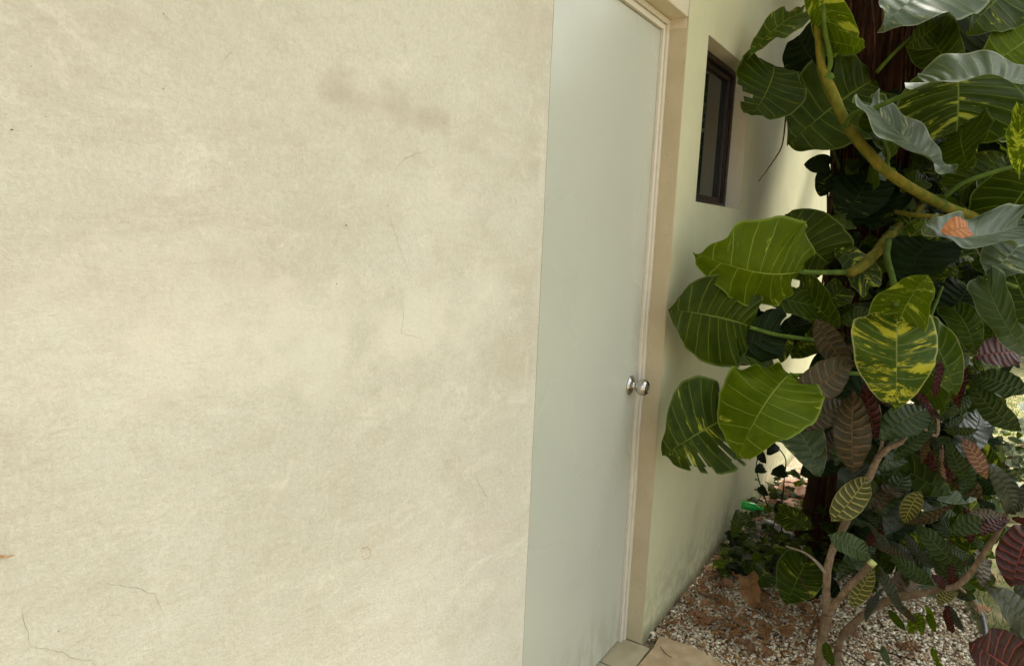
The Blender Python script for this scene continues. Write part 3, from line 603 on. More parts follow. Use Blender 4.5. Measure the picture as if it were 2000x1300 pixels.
# ================================================================ CLIMBING POTHOS
po = empty('climbing_pothos', (.45, 3.3, 0), label='huge climbing pothos with glossy splashed leaves wrapped round the tree trunk', cat='climbing plant')
def tubeP(name, mat, parent, pts, rad, n=10, bump=.12, nspl=6, **k):
    q = spline([P(*p) for p in pts], nspl)
    return MB().tube(q, interp(rad if hasattr(rad, '__len__') else [rad, rad], len(q)), n, bump=bump).build(name, M[mat], parent, smooth=True, **k)
main = [(1588,-60,2.45),(1597,60,2.42),(1605,130,2.40),(1625,180,2.38),(1652,240,2.36),(1690,292,2.36),(1745,345,2.38),(1840,400,2.45),(1905,426,2.55),(1990,470,2.75)]
tubeP('stem', 'stem', po, main, [.012,.012,.014,.0175,.0185,.018,.0175,.018,.018,.017], 14, label='thick yellow green stem arching down to the right')
tubeP('stem', 'stem', po, [(1800,400,2.95),(1740,458,2.75),(1705,500,2.6),(1672,528,2.5),(1655,532,2.48)], [.02,.022,.021,.018,.014], 12, .2)
tubeP('stem', 'stem', po, [(1720,405,2.9),(1770,418,2.65),(1850,424,2.6),(1900,428,2.58)], [.009,.009,.010,.010])
# joints of the main stem
for (x, y, d) in ((1617,152,2.39),(1654,244,2.36),(1738,338,2.38),(1838,398,2.45)):
    a = P(x-4, y-5, d); b2 = P(x+4, y+6, d); MB().tube([a, (a+b2)/2, b2], [.0185,.0205,.0185], 12).build('stem_node', M['petiole'], po, smooth=True)
def pet(*pts, r=(.008, .006)): tubeP('petiole', 'petiole', po, pts, list(r), 8, .05)
pet((1654,245,2.34),(1668,222,2.3),(1700,214,2.27),(1745,195,2.24),(1792,176,2.2), r=(.010,.0085,.008))
pet((1845,385,2.42),(1880,358,2.38),(1935,338,2.35),(1990,322,2.33), r=(.009,.007))
pet((1735,470,2.62),(1732,500,2.5),(1745,550,2.35),(1752,598,2.26), r=(.013,.011,.010))
pet((1660,532,2.5),(1625,532,2.46),(1590,532,2.4),(1560,530,2.355), r=(.011,.008))
pet((1660,690,2.8),(1610,668,2.6),(1560,660,2.45),(1510,652,2.4),(1450,634,2.36), r=(.008,.007))
pet((1605,125,2.40),(1606,95,2.41),(1604,78,2.42), r=(.012,.010))
pet((1610,150,2.40),(1622,120,2.38),(1612,60,2.36),(1608,10,2.35), r=(.010,.008))
pet((1712,142,2.7),(1740,110,2.68),(1775,78,2.66),(1800,66,2.66), r=(.008,.006))
pet((1690,730,2.5),(1630,728,2.35),(1570,732,2.26),(1538,733,2.215), r=(.008,.007))
pet((1640,830,2.75),(1560,806,2.62),(1500,800,2.5),(1460,806,2.4),(1425,815,2.3), r=(.006,.005))
pet((1738,340,2.38),(1732,318,2.4),(1735,300,2.36),(1720,262,2.3), r=(.009,.006))
pet((1640,330,2.9),(1630,300,2.9),(1560,140,2.75), r=(.006,.004))
pet((1985,560,2.4),(1950,548,2.35),(1925,545,2.3), r=(.007,.005))
pet((1840,560,2.6),(1825,600,2.5),(1808,640,2.42), r=(.006,.005))
pet((1620,860,2.7),(1580,845,2.6),(1535,820,2.52), r=(.005,.004))
# (material, base x,y,depth, tip x,y,depth, width ratio, options, label)
PL = [
 ('p_bright', 1564,530,2.36, 1396,515,2.14, .74, dict(roll=-.3, asym=-.15, c=(.3,.1,.55), bow=.07, cup=-.30, wav=.06, curl=.35, nu=34, nv=8, kind='heart'), 'brightest green leaf reaching left towards the wall'),
 ('p_mid', 1618,515,2.62, 1535,418,2.60, .95, dict(roll=.15, bow=.05, wav=.05, kind='round'), None),
 ('p_mid', 1462,636,2.34, 1306,604,2.24, 1.02, dict(roll=-.1, bow=.08, wav=.04, nu=34, nv=8, split=2, seed=4), 'dark green leaf beside the wall'),
 ('p_shaded', 1460,618,2.45, 1408,508,2.42, .62, dict(roll=.5, bow=.12, wav=.05), None),
 ('p_shaded', 1500,640,2.5, 1410,610,2.42, .6, dict(roll=-.4, bow=.1, wav=.06), None),
 ('p_shaded', 1525,640,2.42, 1375,690,2.38, .55, dict(roll=-.3, bow=.08, wav=.05), None),
 ('p_bright', 1542,730,2.22, 1444,868,2.06, .90, dict(roll=.22, asym=-.08, c=(.62,.1,.45), bow=.10, cup=-.32, curl=.35, wav=.06, nu=36, nv=9, seed=21), 'large bright leaf with a yellow streak along its midrib'),
 ('p_mid', 1428,812,2.28, 1302,888,2.20, 1.18, dict(roll=-.15, bow=.07, wav=.04, nu=44, nv=10, split=5, seed=12, curl=.15), 'torn leaf with finger-like slits low on the wall'),
 ('p_mid', 1702,158,2.72, 1540,282,2.68, .95, dict(roll=.2, bow=.07, wav=.04, nu=30, nv=7), None),
 ('p_shaded', 1560,70,2.75, 1620,150,2.7, .9, dict(roll=.3, bow=.07, kind='round'), None),
 ('p_mid', 1512,128,2.60, 1468,226,2.54, 1.12, dict(roll=-.2, bow=.08, wav=.05, kind='round', split=1, seed=5), None),
 ('p_yellow', 1572,25,2.60, 1462,108,2.50, .34, dict(roll=.5, bow=.12, wav=.05), 'narrow folded leaf with brown scorched rim'),
 ('p_bright', 1604,70,2.40, 1690,92,2.30, .70, dict(roll=.75, bow=.10, cup=-.15, wav=.04, nu=30, nv=7), 'yellow green drooping leaf tip at the top'),
 ('p_bright', 1640,85,2.38, 1580,-45,2.40, .55, dict(roll=-.5, bow=.10, cup=-.15, wav=.03), None),
 ('p_grey', 1868,-25,2.50, 1722,50,2.36, .70, dict(c=(.3,.2,.75), roll=.55, bow=.10, wav=.05, nu=28, nv=7), None),
 ('p_grey', 1800,165,2.22, 2040,165,2.02, .85, dict(nrm=-F_*.62+Vector((0,0,.75)), bow=.05, cup=.30, wav=.025, nu=44, nv=9, seed=31), 'long glossy leaf greyed with sky sheen, pointing right'),
 ('p_grey', 1700,205,2.26, 1864,338,2.12, .72, dict(nrm=-F_*.35+Vector((0,0,.9)), bow=-.05, cup=.10, wav=.035, nu=40, nv=8, seed=35), 'leaf greyed with sky sheen, hanging diagonally'),
 ('p_mid', 1700,215,2.32, 1752,300,2.42, .8, dict(roll=-.9, bow=.1, wav=.04), None),
 ('p_mid', 1868,262,2.45, 1868,120,2.55, 1.25, dict(roll=.1, bow=.08, wav=.05, nu=30, nv=7), None),
 ('p_mid', 1880,250,2.42, 1895,332,2.30, .95, dict(roll=.6, bow=.1, wav=.06), None),
 ('p_yellow', 2020,205,2.55, 1890,250,2.50, .75, dict(roll=.2, bow=.06, wav=.05), None),
 ('p_bright', 1998,205,2.1, 1992,350,2.05, .30, dict(roll=.6, bow=.1), None),
 ('p_mid', 1955,450,2.52, 2050,320,2.42, 1.15, dict(roll=-.25, bow=.06, wav=.05, nu=30, nv=7), None),
 ('p_mid', 1870,375,2.7, 1960,300,2.65, 1.0, dict(roll=.3, bow=.05, wav=.05), None),
 ('p_grey', 1990,440,2.30, 1806,438,2.12, .34, dict(roll=.75, bow=-.06, cup=.3, wav=.05, nu=32, nv=8), 'pale grey green leaf holding an orange dry leaf'),
 ('p_grey', 2030,450,2.40, 1930,545,2.35, .75, dict(roll=.2, bow=.07, wav=.04), None),
 ('p_grey', 1925,542,2.32, 2012,700,2.18, .38, dict(roll=.5, bow=.12, cup=.1, wav=.04, nu=30), 'long pale leaf drooping at the right edge'),
 ('p_mid', 1975,520,2.6, 2030,640,2.5, .8, dict(roll=-.3, bow=.08, wav=.04), None),
 ('p_bright', 1746,662,2.27, 1812,536,2.22, .82, dict(roll=-.35, asym=.15, c=(.45,.2,.75), bow=.08, cup=-.12, wav=.05, nu=34, nv=9, seed=51), None),
 ('p_yellow', 1752,620,2.26, 1752,790,2.12, .80, dict(roll=-.15, asym=-.05, c=(.2,.1,.55), bow=.10, cup=-.14, wav=.05, curl=.2, nu=40, nv=10, seed=47), 'large leaf with a bold yellow splash hanging in the middle'),
 ('p_yellow', 1804,636,2.40, 1866,774,2.30, .50, dict(c=(.5,.1,.2), roll=-.25, bow=.08, cup=.05, wav=.03, nu=30, nv=7), 'grey green leaf with a cream edge'),
 ('p_shaded', 1620,322,2.8, 1570,322,2.8, .75, dict(roll=.1, kind='heart'), None),
 ('p_shaded', 1612,338,2.8, 1604,384,2.8, .72, dict(roll=.1, kind='round'), None),
 ('p_grey', 1535,812,2.55, 1602,930,2.45, .62, dict(roll=-.3, bow=.1, cup=.08, wav=.03, nu=28), None),
 ('p_mid', 1600,600,2.5, 1480,575,2.5, .5, dict(roll=.5, bow=.1), None),
 ('p_mid', 1500,690,2.45, 1380,680,2.38, .55, dict(roll=.4, bow=.1), None),
 ('p_mid', 1560,560,2.55, 1640,640,2.45, .7, dict(roll=.5, bow=.1), None),
 ('p_mid', 1700,560,2.55, 1630,480,2.6, .7, dict(roll=.7, bow=.1), None),
 ('p_shaded', 1815,470,2.6, 1770,560,2.5, .9, dict(roll=.2, bow=.1), None),
 ('p_shaded', 1700,340,2.75, 1640,430,2.7, .85, dict(roll=.1, bow=.06), None),
 ('p_shaded', 1745,360,2.8, 1700,450,2.75, .8, dict(roll=.3, bow=.06), None),
 ('p_mid', 1815,60,2.66, 1870,140,2.55, .8, dict(roll=.1, bow=.1, wav=.05), None),
 ('p_mid', 1840,40,2.62, 1770,90,2.6, .7, dict(roll=-.4, bow=.1, wav=.05), None),
 ('p_mid', 1950,60,2.7, 1870,180,2.65, .95, dict(roll=.1, bow=.08, wav=.05), None),
 ('p_bright', 2030,60,2.6, 1930,130,2.5, .8, dict(roll=.2, bow=.08, wav=.05), None),
 ('p_mid', 1990,-30,2.6, 1890,60,2.5, .8, dict(roll=-.2, bow=.08, wav=.05), None),
 ('p_mid', 1700,880,2.75, 1860,965,2.6, .55, dict(roll=-.3, bow=.1, wav=.04, nu=28), None),
 ('p_mid', 1575,1095,2.7, 1535,1180,2.6, .85, dict(roll=.0, bow=.08, wav=.04), None),
 ('p_shaded', 1750,980,2.7, 1690,1060,2.6, .95, dict(roll=.0, bow=.08, wav=.04), None),
 
 ('p_grey', 1690,940,2.6, 1745,1010,2.5, .5, dict(roll=.4, bow=.1), None),
 ('p_mid', 1700,930,2.7, 1720,880,2.7, .8, dict(roll=.4, bow=.1), None),
 ('p_mid', 1870,860,2.75, 1965,930,2.6, .6, dict(roll=.2, bow=.1), None),
 ('p_mid', 1900,1000,2.7, 1880,1130,2.6, .6, dict(roll=.2, bow=.1), None),
 ('p_shaded', 1890,560,2.7, 1840,640,2.6, .8, dict(roll=.2, bow=.1), None),
 ('p_mid', 1860,600,2.6, 1905,690,2.5, .6, dict(roll=-.4, bow=.1), None),
 ('p_grey', 1870,690,2.55, 1885,720,2.5, .6, dict(roll=-.4, bow=.1), None),
] + [('p_mid', 1620,640,2.85, 1545,700,2.8, .7, dict(roll=.3, bow=.1), None), ('p_shaded', 1640,600,2.9, 1570,640,2.85, .8, dict(roll=-.3, bow=.1), None),
 ('p_shaded', 1575,615,2.8, 1530,690,2.75, .6, dict(roll=.5, bow=.1), None), ('p_mid', 1590,590,2.8, 1520,605,2.8, .6, dict(roll=.5, bow=.1), None), ('p_shaded', 1640,700,2.8, 1580,760,2.75, .8, dict(roll=.1, bow=.1), None),
 ('p_mid', 1650,560,2.75, 1600,600,2.7, .7, dict(roll=.1, bow=.1), None), ('p_mid', 1520,700,2.7, 1545,650,2.7, .5, dict(roll=.1, bow=.1), None)]
nleaf = 0
for i, (mt, bx, by, bd, tx, ty, td, wd, kw, lb) in enumerate(PL):
    kw = dict(kw); kw.setdefault('seed', 100+i); leaf(po, mt, P(bx, by, bd), P(tx, ty, td), wd, label=lb, **kw); nleaf += 1
leaf(po, 'orange', P(1892,446,2.12), P(1838,456,2.07), .55, name='dry_leaf', label='curled orange dry leaf caught on a green leaf', roll=.4, bow=.12, wav=.02, cup=.3, kind='ellip', seed=3)
# smaller leaves filling the mass round the trunk
rf = random.Random(77); bunch = {}
SHAPE = [(1690,-60),(1640,200),(1650,450),(1600,600),(1580,760)]
cnt = 0; tries = 0
cand = []
while len(cand) < 760 and tries < 40000:
    tries += 1
    y = rf.uniform(-90, 1120); x = rf.uniform(1600, 2090); d = rf.uniform(2.72, 3.75)
    lx = np.interp(y, [-90, 200, 300, 420, 520, 640, 900, 1120], [1700, 1655, 1665, 1670, 1630, 1580, 1610, 1600]); rx = np.interp(y, [-90, 600, 720, 800, 950, 1120], [2090, 2090, 1960, 1880, 1840, 1760])
    if x < lx or x > rx: continue
    if 1640 < x < 1840 and y < 110 and d < 3.4: continue
    if x < 1660 and y > 930: continue
    p = P(x, y, d)
    if p.x < .10 or p.z < .12: continue
    c = axis(p.z)
    if (p-c).xy.length < .22: continue
    cand.append((p, x, y, d))
cand.sort(key=lambda q: q[3])
for i, (p, x, y, d) in enumerate(cand):
    L_ = (rf.uniform(.13, .25) if i < 40 else rf.uniform(.06, .17))*(1 if y < 800 else .8); a = rf.uniform(0, 6.28)
    dirv = (R_*math.cos(a)+U_*(math.sin(a)-.7)+F_*rf.uniform(-.5, .1)).normalized()
    T = p+dirv*L_
    if T.x < .05: continue
    nr = (-F_*.9+Vector((rf.uniform(-.5, .5), rf.uniform(-.5, .5), rf.uniform(.0, 1.3)))).normalized()
    mt = rf.choices(['p_mid', 'p_shaded', 'p_grey', 'p_yellow', 'p_bright'], [.44, .42, .06, .03, .05])[0]
    big = i < 40
    g = leaf_geo(p, T, rf.uniform(.5, .8), roll=rf.uniform(-.5, .5), kind=rf.choice(['heart', 'heart', 'round']), bow=rf.uniform(.04, .14), wav=.05, nu=20 if big else 14, nv=5 if big else 3, seed=1000+i, nrm=nr)
    if big: mk('leaf', g[0], g[1], M[mt], po, uv=g[2], col=g[3])
    else: bunch.setdefault(mt, Bunch()).add(g)
for mt, b in bunch.items(): b.build('small_leaf', mt, po, kind='stuff', label='mass of smaller green leaves clinging to the trunk')
cover = {}
for k in range(95):
    x = rf.uniform(1655, 1830); y = rf.choice([rf.uniform(200, 600), rf.uniform(200, 600), rf.uniform(900, 1090)]); p = P(x, y, rf.uniform(2.68, 2.95)); a = rf.uniform(0, 6.28)
    if p.z < .1: continue
    T = p+(R_*math.cos(a)+U_*(math.sin(a)-.8)-F_*.15).normalized()*rf.uniform(.07, .15)
    cover.setdefault(rf.choices(['p_mid', 'p_shaded', 'p_bright'], [.5, .35, .15])[0], Bunch()).add(leaf_geo(p, T, rf.uniform(.5, .75), kind='heart', bow=.1, wav=.05, nu=16, nv=4, seed=k+9000, nrm=(-F_+Vector((rf.uniform(-.5, .5), 0, rf.uniform(0, 1)))).normalized(), roll=rf.uniform(-.5, .5)))
for mt, q_ in cover.items(): q_.build('trunk_leaf', mt, po, kind='stuff')
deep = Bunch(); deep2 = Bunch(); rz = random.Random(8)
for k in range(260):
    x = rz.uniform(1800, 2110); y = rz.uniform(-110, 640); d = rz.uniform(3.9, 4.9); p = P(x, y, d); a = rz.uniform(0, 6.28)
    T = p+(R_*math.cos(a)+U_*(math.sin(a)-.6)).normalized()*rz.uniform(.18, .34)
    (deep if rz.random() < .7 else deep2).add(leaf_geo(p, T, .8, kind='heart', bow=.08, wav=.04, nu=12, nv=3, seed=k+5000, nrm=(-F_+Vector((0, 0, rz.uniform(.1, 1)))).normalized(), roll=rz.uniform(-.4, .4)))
deep.build('rear_leaf', 'p_shaded', po, kind='stuff'); deep2.build('rear_leaf', 'p_mid', po, kind='stuff')
bp = MB(); rs = random.Random(3)
for k in range(60):
    p, x, y, d = cand[rs.randrange(len(cand))]; c = axis(p.z-.1); e = c+(p-c)*.35; bp.tube(spline([e, (e+p)/2+Vector((0, 0, .05)), p], 4), [.004]*9, 5)
tag(bp.build('small_petiole', M['petiole'], po, smooth=True), kind='stuff')
# hanging dead stalk in front of the wall
tubeP('dry_stalk', 'root', po, [(1535,225,2.7),(1528,282,2.68),(1510,315,2.66),(1482,354,2.64)], [.0035,.003,.0025,.002], 6)

# ================================================================ CROTON SHRUB
def stemset(parent, lst):
    for mat, pts, r in lst: tubeP('branch', mat, parent, pts, r, 12, .32)
cr = empty('croton_shrub', tuple(onz(1600, 1345)), label='leggy croton shrub with bronze and yellow veined leaves before the tree trunk', cat='shrub')
def G(x, y, d): return (x, y, d)
stemset(cr, [
 ('branch', [(1597,1345,2.36),(1602,1290,2.35),(1608,1235,2.34),(1616,1200,2.33)], [.0165,.0155,.0155,.017]),
 ('branch', [(1616,1200,2.33),(1614,1150,2.33),(1618,1100,2.34),(1632,1060,2.36),(1655,1015,2.36),(1680,960,2.34),(1700,925,2.32),(1715,893,2.30)], [.015,.013,.0125,.012,.013,.012,.011,.0105]),
 ('branch', [(1715,893,2.30),(1735,875,2.28),(1762,862,2.27)], [.0105,.010,.008]),
 ('branch', [(1715,893,2.30),(1722,868,2.30),(1724,840,2.30),(1716,790,2.31)], [.007,.006,.005,.004]),
 ('branch', [(1616,1202,2.33),(1638,1170,2.30),(1668,1135,2.26),(1702,1100,2.22)], [.011,.011,.0115,.012]),
 ('twig', [(1612,1118,2.33),(1596,1098,2.35),(1570,1078,2.38),(1535,1066,2.42)], [.006,.005,.0035,.003]),
 ('branch', [(1628,1345,2.40),(1640,1255,2.38),(1662,1222,2.34),(1700,1192,2.30),(1745,1168,2.26),(1800,1158,2.22),(1868,1142,2.18),(1905,1105,2.15),(1938,1055,2.12),(1968,1010,2.10)], [.012,.013,.013,.0125,.012,.011,.010,.0085,.008,.007]),
 ('branch', [(1868,1142,2.18),(1900,1170,2.2),(1915,1200,2.2)], [.005,.004,.003]),
 ('branch', [(1762,862,2.27),(1790,830,2.3),(1828,850,2.3),(1832,800,2.3)], [.006,.006,.006,.005]),
])
MB().tube([P(1699,1103,2.221), P(1707,1095,2.218)], [.0135, .0125], 12).build('cut_end', M['cut'], cr, smooth=True, label='freshly cut pale green branch end')
for pts in ([(1612,1345,2.3),(1626,1290,2.3),(1640,1270,2.3),(1690,1300,2.28),(1720,1330,2.28)], [(1600,1210,2.33),(1580,1160,2.4),(1560,1120,2.5)], [(1570,1330,2.45),(1575,1260,2.5),(1600,1190,2.5)]):
    tubeP('thin_shoot', 'root', cr, pts, .0025, 6)
CL = [
 ('c_bronze', 1668,762,2.28, 1668,926,2.18, .52, dict(roll=.05, bow=.06, nu=26, nv=6), 'hanging bronze leaf with pale ladder veins'),
 ('c_bronze', 1660,782,2.34, 1570,838,2.26, .55, dict(roll=.1), None),
 ('c_bronze', 1668,702,2.32, 1530,790,2.22, .50, dict(roll=-.25, bow=.08), 'big purple bronze leaf'),
 ('c_bronze', 1662,720,2.42, 1592,622,2.40, .55, dict(roll=.2), None),
 ('c_red', 1690,745,2.30, 1712,860,2.24, .42, dict(roll=.2, bow=.08), None),
 ('c_green', 1820,798,2.34, 1716,856,2.22, .52, dict(roll=.25, bow=.08), None),
 ('c_yellow', 1694,930,2.26, 1624,1018,2.18, .56, dict(roll=.0, bow=.05, nu=26, nv=6), 'yellow veined oval leaf low on the branch'),
 ('c_green', 1702,1086,2.22, 1618,1046,2.16, .52, dict(roll=.3, bow=.06), None),
 ('c_pink', 1880,852,2.24, 1928,936,2.16, .42, dict(roll=.1, bow=.06), 'small pink veined leaf'),
 ('c_yellow', 1766,1022,2.34, 1798,958,2.30, .62, dict(roll=.1), None),
 ('c_bronze', 1764,1024,2.32, 1862,984,2.24, .32, dict(roll=.6), None),
 ('c_green', 1790,1022,2.28, 1884,1118,2.18, .48, dict(roll=.15, bow=.06), 'striped grey green leaf'),
 ('c_green', 1738,1080,2.24, 1826,1142,2.14, .46, dict(roll=.2, bow=.06), None),
 ('c_grey', 1718,1105,2.20, 1764,1198,2.12, .36, dict(roll=.5, bow=.1), None),
 ('c_yellow', 1706,1108,2.28, 1662,1186,2.24, .50, dict(roll=.2), None),
 ('c_grey', 1695,1020,2.32, 1745,1075,2.25, .4, dict(roll=.7), None),
 ('c_grey', 1768,1040,2.30, 1820,1110,2.2, .36, dict(roll=.4), None),
 ('c_green', 1820,1085,2.26, 1880,1145,2.2, .5, dict(roll=.1), None),
 ('c_bronze', 1700,1060,2.32, 1770,1090,2.25, .4, dict(roll=-.5), None),
 ('c_grey', 1722,1150,2.3, 1690,1210,2.25, .35, dict(roll=.6), None),
 ('c_red', 1995,690,2.34, 1904,696,2.26, .62, dict(roll=.2, bow=.08), None),
 ('c_green', 1898,735,2.30, 2010,770,2.12, .62, dict(roll=-.5, bow=.12), None),
 ('c_green', 1895,742,2.30, 1996,842,2.16, .50, dict(roll=.3, bow=.10), None),
 ('c_red', 1892,715,2.34, 1872,796,2.30, .45, dict(roll=.6, bow=.15), 'curled red brown leaf'),
 ('c_green', 1838,838,2.28, 1912,838,2.2, .40, dict(roll=.6, bow=.12), None),
 ('c_grey', 1820,792,2.26, 1852,834,2.2, .26, dict(roll=.9), None),
 ('c_green', 1830,830,2.3, 1745,900,2.3, .4, dict(roll=.4), None),
 ('c_red', 1822,780,2.3, 1838,700,2.3, .3, dict(roll=.6), None),
 ('c_green', 1838,860,2.28, 1840,940,2.22, .3, dict(roll=.9), None),
 ('c_pink', 1842,868,2.26, 1846,936,2.2, .22, dict(roll=.8), None),
 ('c_green', 1850,858,2.3, 1892,946,2.25, .45, dict(roll=.2), None),
 ('c_grey', 1862,830,2.26, 1910,880,2.22, .4, dict(roll=-.6), None),
 ('c_bronze', 1815,840,2.3, 1800,905,2.3, .35, dict(roll=.5), None),
 ('c_red', 1830,825,2.32, 1782,760,2.34, .3, dict(roll=.5), None),
 ('c_green', 1840,815,2.34, 1905,770,2.32, .42, dict(roll=.3), None),
 ('c_bronze', 1970,1008,2.12, 1890,1000,2.1, .34, dict(roll=.5), None),
 ('c_red', 1972,1012,2.1, 1915,1045,2.05, .42, dict(roll=.4), None),
 ('c_grey', 1975,1005,2.08, 1928,902,2.0, .34, dict(roll=.3, bow=.1), None),
 ('c_grey', 1980,1000,2.08, 2030,930,2.0, .4, dict(roll=.3), None),
 ('c_red', 1975,1010,2.08, 2050,1030,2.0, .4, dict(roll=.3), None),
 ('c_bronze', 1968,1006,2.14, 1960,940,2.15, .4, dict(roll=.4), None),
 ('c_green', 1965,1005,2.2, 1850,1045,2.25, .45, dict(roll=.2), None),
 ('c_green', 1905,1100,2.16, 1840,1060,2.18, .4, dict(roll=.3), None),
 ('c_red', 1850,1150,2.2, 1820,1122,2.16, .45, dict(roll=.4), None),
 ('c_red', 1862,1146,2.2, 1858,1100,2.16, .4, dict(roll=.5), None),
 ('c_yellow', 1872,1150,2.2, 1830,1180,2.16, .5, dict(roll=.2), None),
 ('c_green', 1872,1145,2.2, 1906,1170,2.18, .6, dict(roll=.1), None),
 ('c_red', 1848,1180,2.22, 1862,1238,2.16, .42, dict(roll=.4, bow=.1), 'small crimson leaf over the gravel'),
 ('c_grey', 1852,1178,2.24, 1882,1232,2.2, .42, dict(roll=.3), None),
 ('c_bronze', 1745,1170,2.26, 1790,1215,2.22, .4, dict(roll=.3), None),
 ('p_bright', 1795,1195,2.26, 1775,1238,2.22, .5, dict(roll=.3, kind='ellip'), None),
 ('p_bright', 1800,1200,2.26, 1800,1240,2.2, .42, dict(roll=.1, kind='ellip'), None),
 ('p_bright', 1810,1196,2.26, 1826,1234,2.2, .45, dict(roll=.1, kind='ellip'), None),
 ('p_bright', 1808,1180,2.26, 1824,1210,2.24, .5, dict(roll=.4, kind='ellip'), None),
 ('p_mid', 1735,1190,2.3, 1768,1230,2.25, .5, dict(roll=.4, kind='ellip'), None),
 ('p_mid', 1612,1252,2.3, 1628,1300,2.25, .6, dict(roll=.3, kind='ellip'), None),
 ('p_grey', 1722,1260,2.4, 1738,1300,2.35, .5, dict(roll=.3, kind='ellip'), None),
 ('p_bright', 1830,1290,2.3, 1845,1330,2.25, .5, dict(roll=.3, kind='ellip'), None),
 ('p_bright', 1820,1262,2.35, 1835,1300,2.3, .4, dict(roll=.3, kind='ellip'), None),
 ('c_green', 1580,730,2.5, 1640,800,2.45, .45, dict(roll=.3), None),
 ('c_bronze', 1650,690,2.45, 1715,625,2.45, .4, dict(roll=.4), None),
 ('c_bronze', 1690,760,2.4, 1770,790,2.4, .4, dict(roll=.4), None),
 ('c_green', 1700,880,2.45, 1760,930,2.4, .45, dict(roll=.2), None),
]
def crlist(parent, LST, s0):
    for i, (mt, bx, by, bd, tx, ty, td, wd, kw, lb) in enumerate(LST):
        kw = dict(kw); kw.setdefault('seed', s0+i); kw.setdefault('kind', 'lance'); kw.setdefault('bow', .07); kw.setdefault('nu', 20)
        kw.setdefault('nv', 5); kw.setdefault('wav', .03); leaf(parent, mt, P(bx, by, bd), P(tx, ty, td), wd*.76, label=lb, **kw)
rq = random.Random(40)
for k_ in range(35):
    x = rq.uniform(1640, 1930); y = rq.uniform(800, 1130); a = rq.uniform(-.6, 3.7); l_ = rq.uniform(55, 110)
    CL.append((rq.choice(['c_green', 'c_green', 'c_bronze', 'c_bronze', 'c_grey', 'c_red']), x, y, rq.uniform(2.42, 2.62), x+l_*.8*math.cos(a), y+abs(l_*math.sin(a))*.7+30, rq.uniform(2.36, 2.5), rq.uniform(.32, .5), dict(roll=rq.uniform(-.7, .7), bow=rq.uniform(.03, .16), wav=.04), None))
crlist(cr, CL, 300)
cr2 = empty('croton_shrub', tuple(onz(2120, 1400)), label='dark red and grey croton leaves leaning in at the lower right corner', cat='shrub')
stemset(cr2, [('branch', [(2080,1420,1.98),(2060,1340,1.96),(2030,1300,1.95),(2012,1240,1.92),(2010,1100,1.9),(2030,1010,1.9)], [.010,.010,.009,.008,.006,.004])])
crlist(cr2, [
 ('c_red', 2022,1020,1.92, 1976,1146,1.84, .72, dict(roll=.1, nu=26, nv=6), None),
 ('c_red', 2010,1320,1.86, 1896,1252,1.78, .85, dict(roll=.2, nu=26, nv=6), None),
 ('c_grey', 2020,1240,1.90, 1930,1142,1.80, .42, dict(roll=.5, bow=.1, nu=26), None),
 ('c_grey', 2040,1200,1.95, 1975,1130,1.9, .4, dict(roll=.3), None),
 ('c_bronze', 2030,1290,1.92, 1990,1230,1.9, .5, dict(roll=.3), None)], 500)

# ================================================================ GROUND COVER and small things
gc = empty('ground_vine', tuple(onz(1480, 1075)), label='low tangle of dark green vine leaves at the foot of the cream wall', cat='vine')
rv = random.Random(21); bun = {}; k = 0
while k < 340:
    x = rv.uniform(1405, 1640); y = rv.uniform(960, 1130)
    g0 = onz(x, y, 0)
    if g0.x < .02: g0 = onz(x, y+40, 0)
    p = g0+Vector((0, 0, 0))
    top = .05+.28*rv.random()*max(0, min(1, (p.y-2.9)/.6)); p.z = top*rv.random()
    if p.x < .04 or p.x > .75 or p.y > 4.4 or p.y < 2.85: k += .2; continue
    k += 1; a = rv.uniform(0, 6.28); L_ = rv.uniform(.03, .075)
    T = p+Vector((math.cos(a), math.sin(a), rv.uniform(-.3, .3)))*L_
    if T.x < .015: continue
    mt = rv.choices(['p_shaded', 'p_mid', 'p_bright'], [.2, .5, .3])[0]
    g_ = leaf_geo(p, T, rv.uniform(.55, .85), roll=rv.uniform(-.4, .4), kind='heart', bow=.1, wav=.05, nu=14, nv=3, seed=int(k*7)+900, nrm=Vector((rv.uniform(-.3, .6), -.5, 1)).normalized())
    if int(k) % 6 == 0: mk('leaf', g_[0], g_[1], M[mt], gc, uv=g_[2], col=g_[3])
    else: bun.setdefault(mt, Bunch()).add(g_)
for mt, b in bun.items(): b.build('leaf_mass', mt, gc, kind='stuff')
for (bx, by, tx, ty, wd, mt) in ((1520,1000,1590,1030,.6,'p_mid'), (1570,1120,1545,1190,.9,'p_shaded'), (1600,1130,1640,1195,.7,'p_shaded'), (1500,1115,1470,1145,.8,'p_mid'), (1450,1000,1430,1050,.4,'p_mid'), (1540,1070,1580,1110,.7,'p_mid')):
    leaf(gc, mt, P(bx, by, 2.95), P(tx, ty, 2.85), wd, bow=.1, wav=.05, seed=bx, roll=.1)
b_ = {}; rw = random.Random(61)
for k in range(210):
    x = rw.uniform(1670, 1925); y = rw.uniform(800, 1120); p = P(x, y, rw.uniform(2.65, 3.15)); a = rw.uniform(0, 6.28)
    if p.z < .05: continue
    T = p+(R_*math.cos(a)+U_*(math.sin(a)-.5)-F_*.2).normalized()*rw.uniform(.06, .14)
    b_.setdefault(rw.choices(['p_mid', 'p_shaded', 'p_grey', 'c_green'], [.4, .3, .08, .22])[0], Bunch()).add(leaf_geo(p, T, rw.uniform(.45, .7), kind=rw.choice(['heart', 'lance']), bow=.1, wav=.05, nu=12, nv=3, seed=k+8000, nrm=(-F_+Vector((rw.uniform(-.5, .5), 0, rw.uniform(0, 1.2)))).normalized(), roll=rw.uniform(-.5, .5)))
for mt, q_ in b_.items(): q_.build('small_leaf', mt, po, kind='stuff')
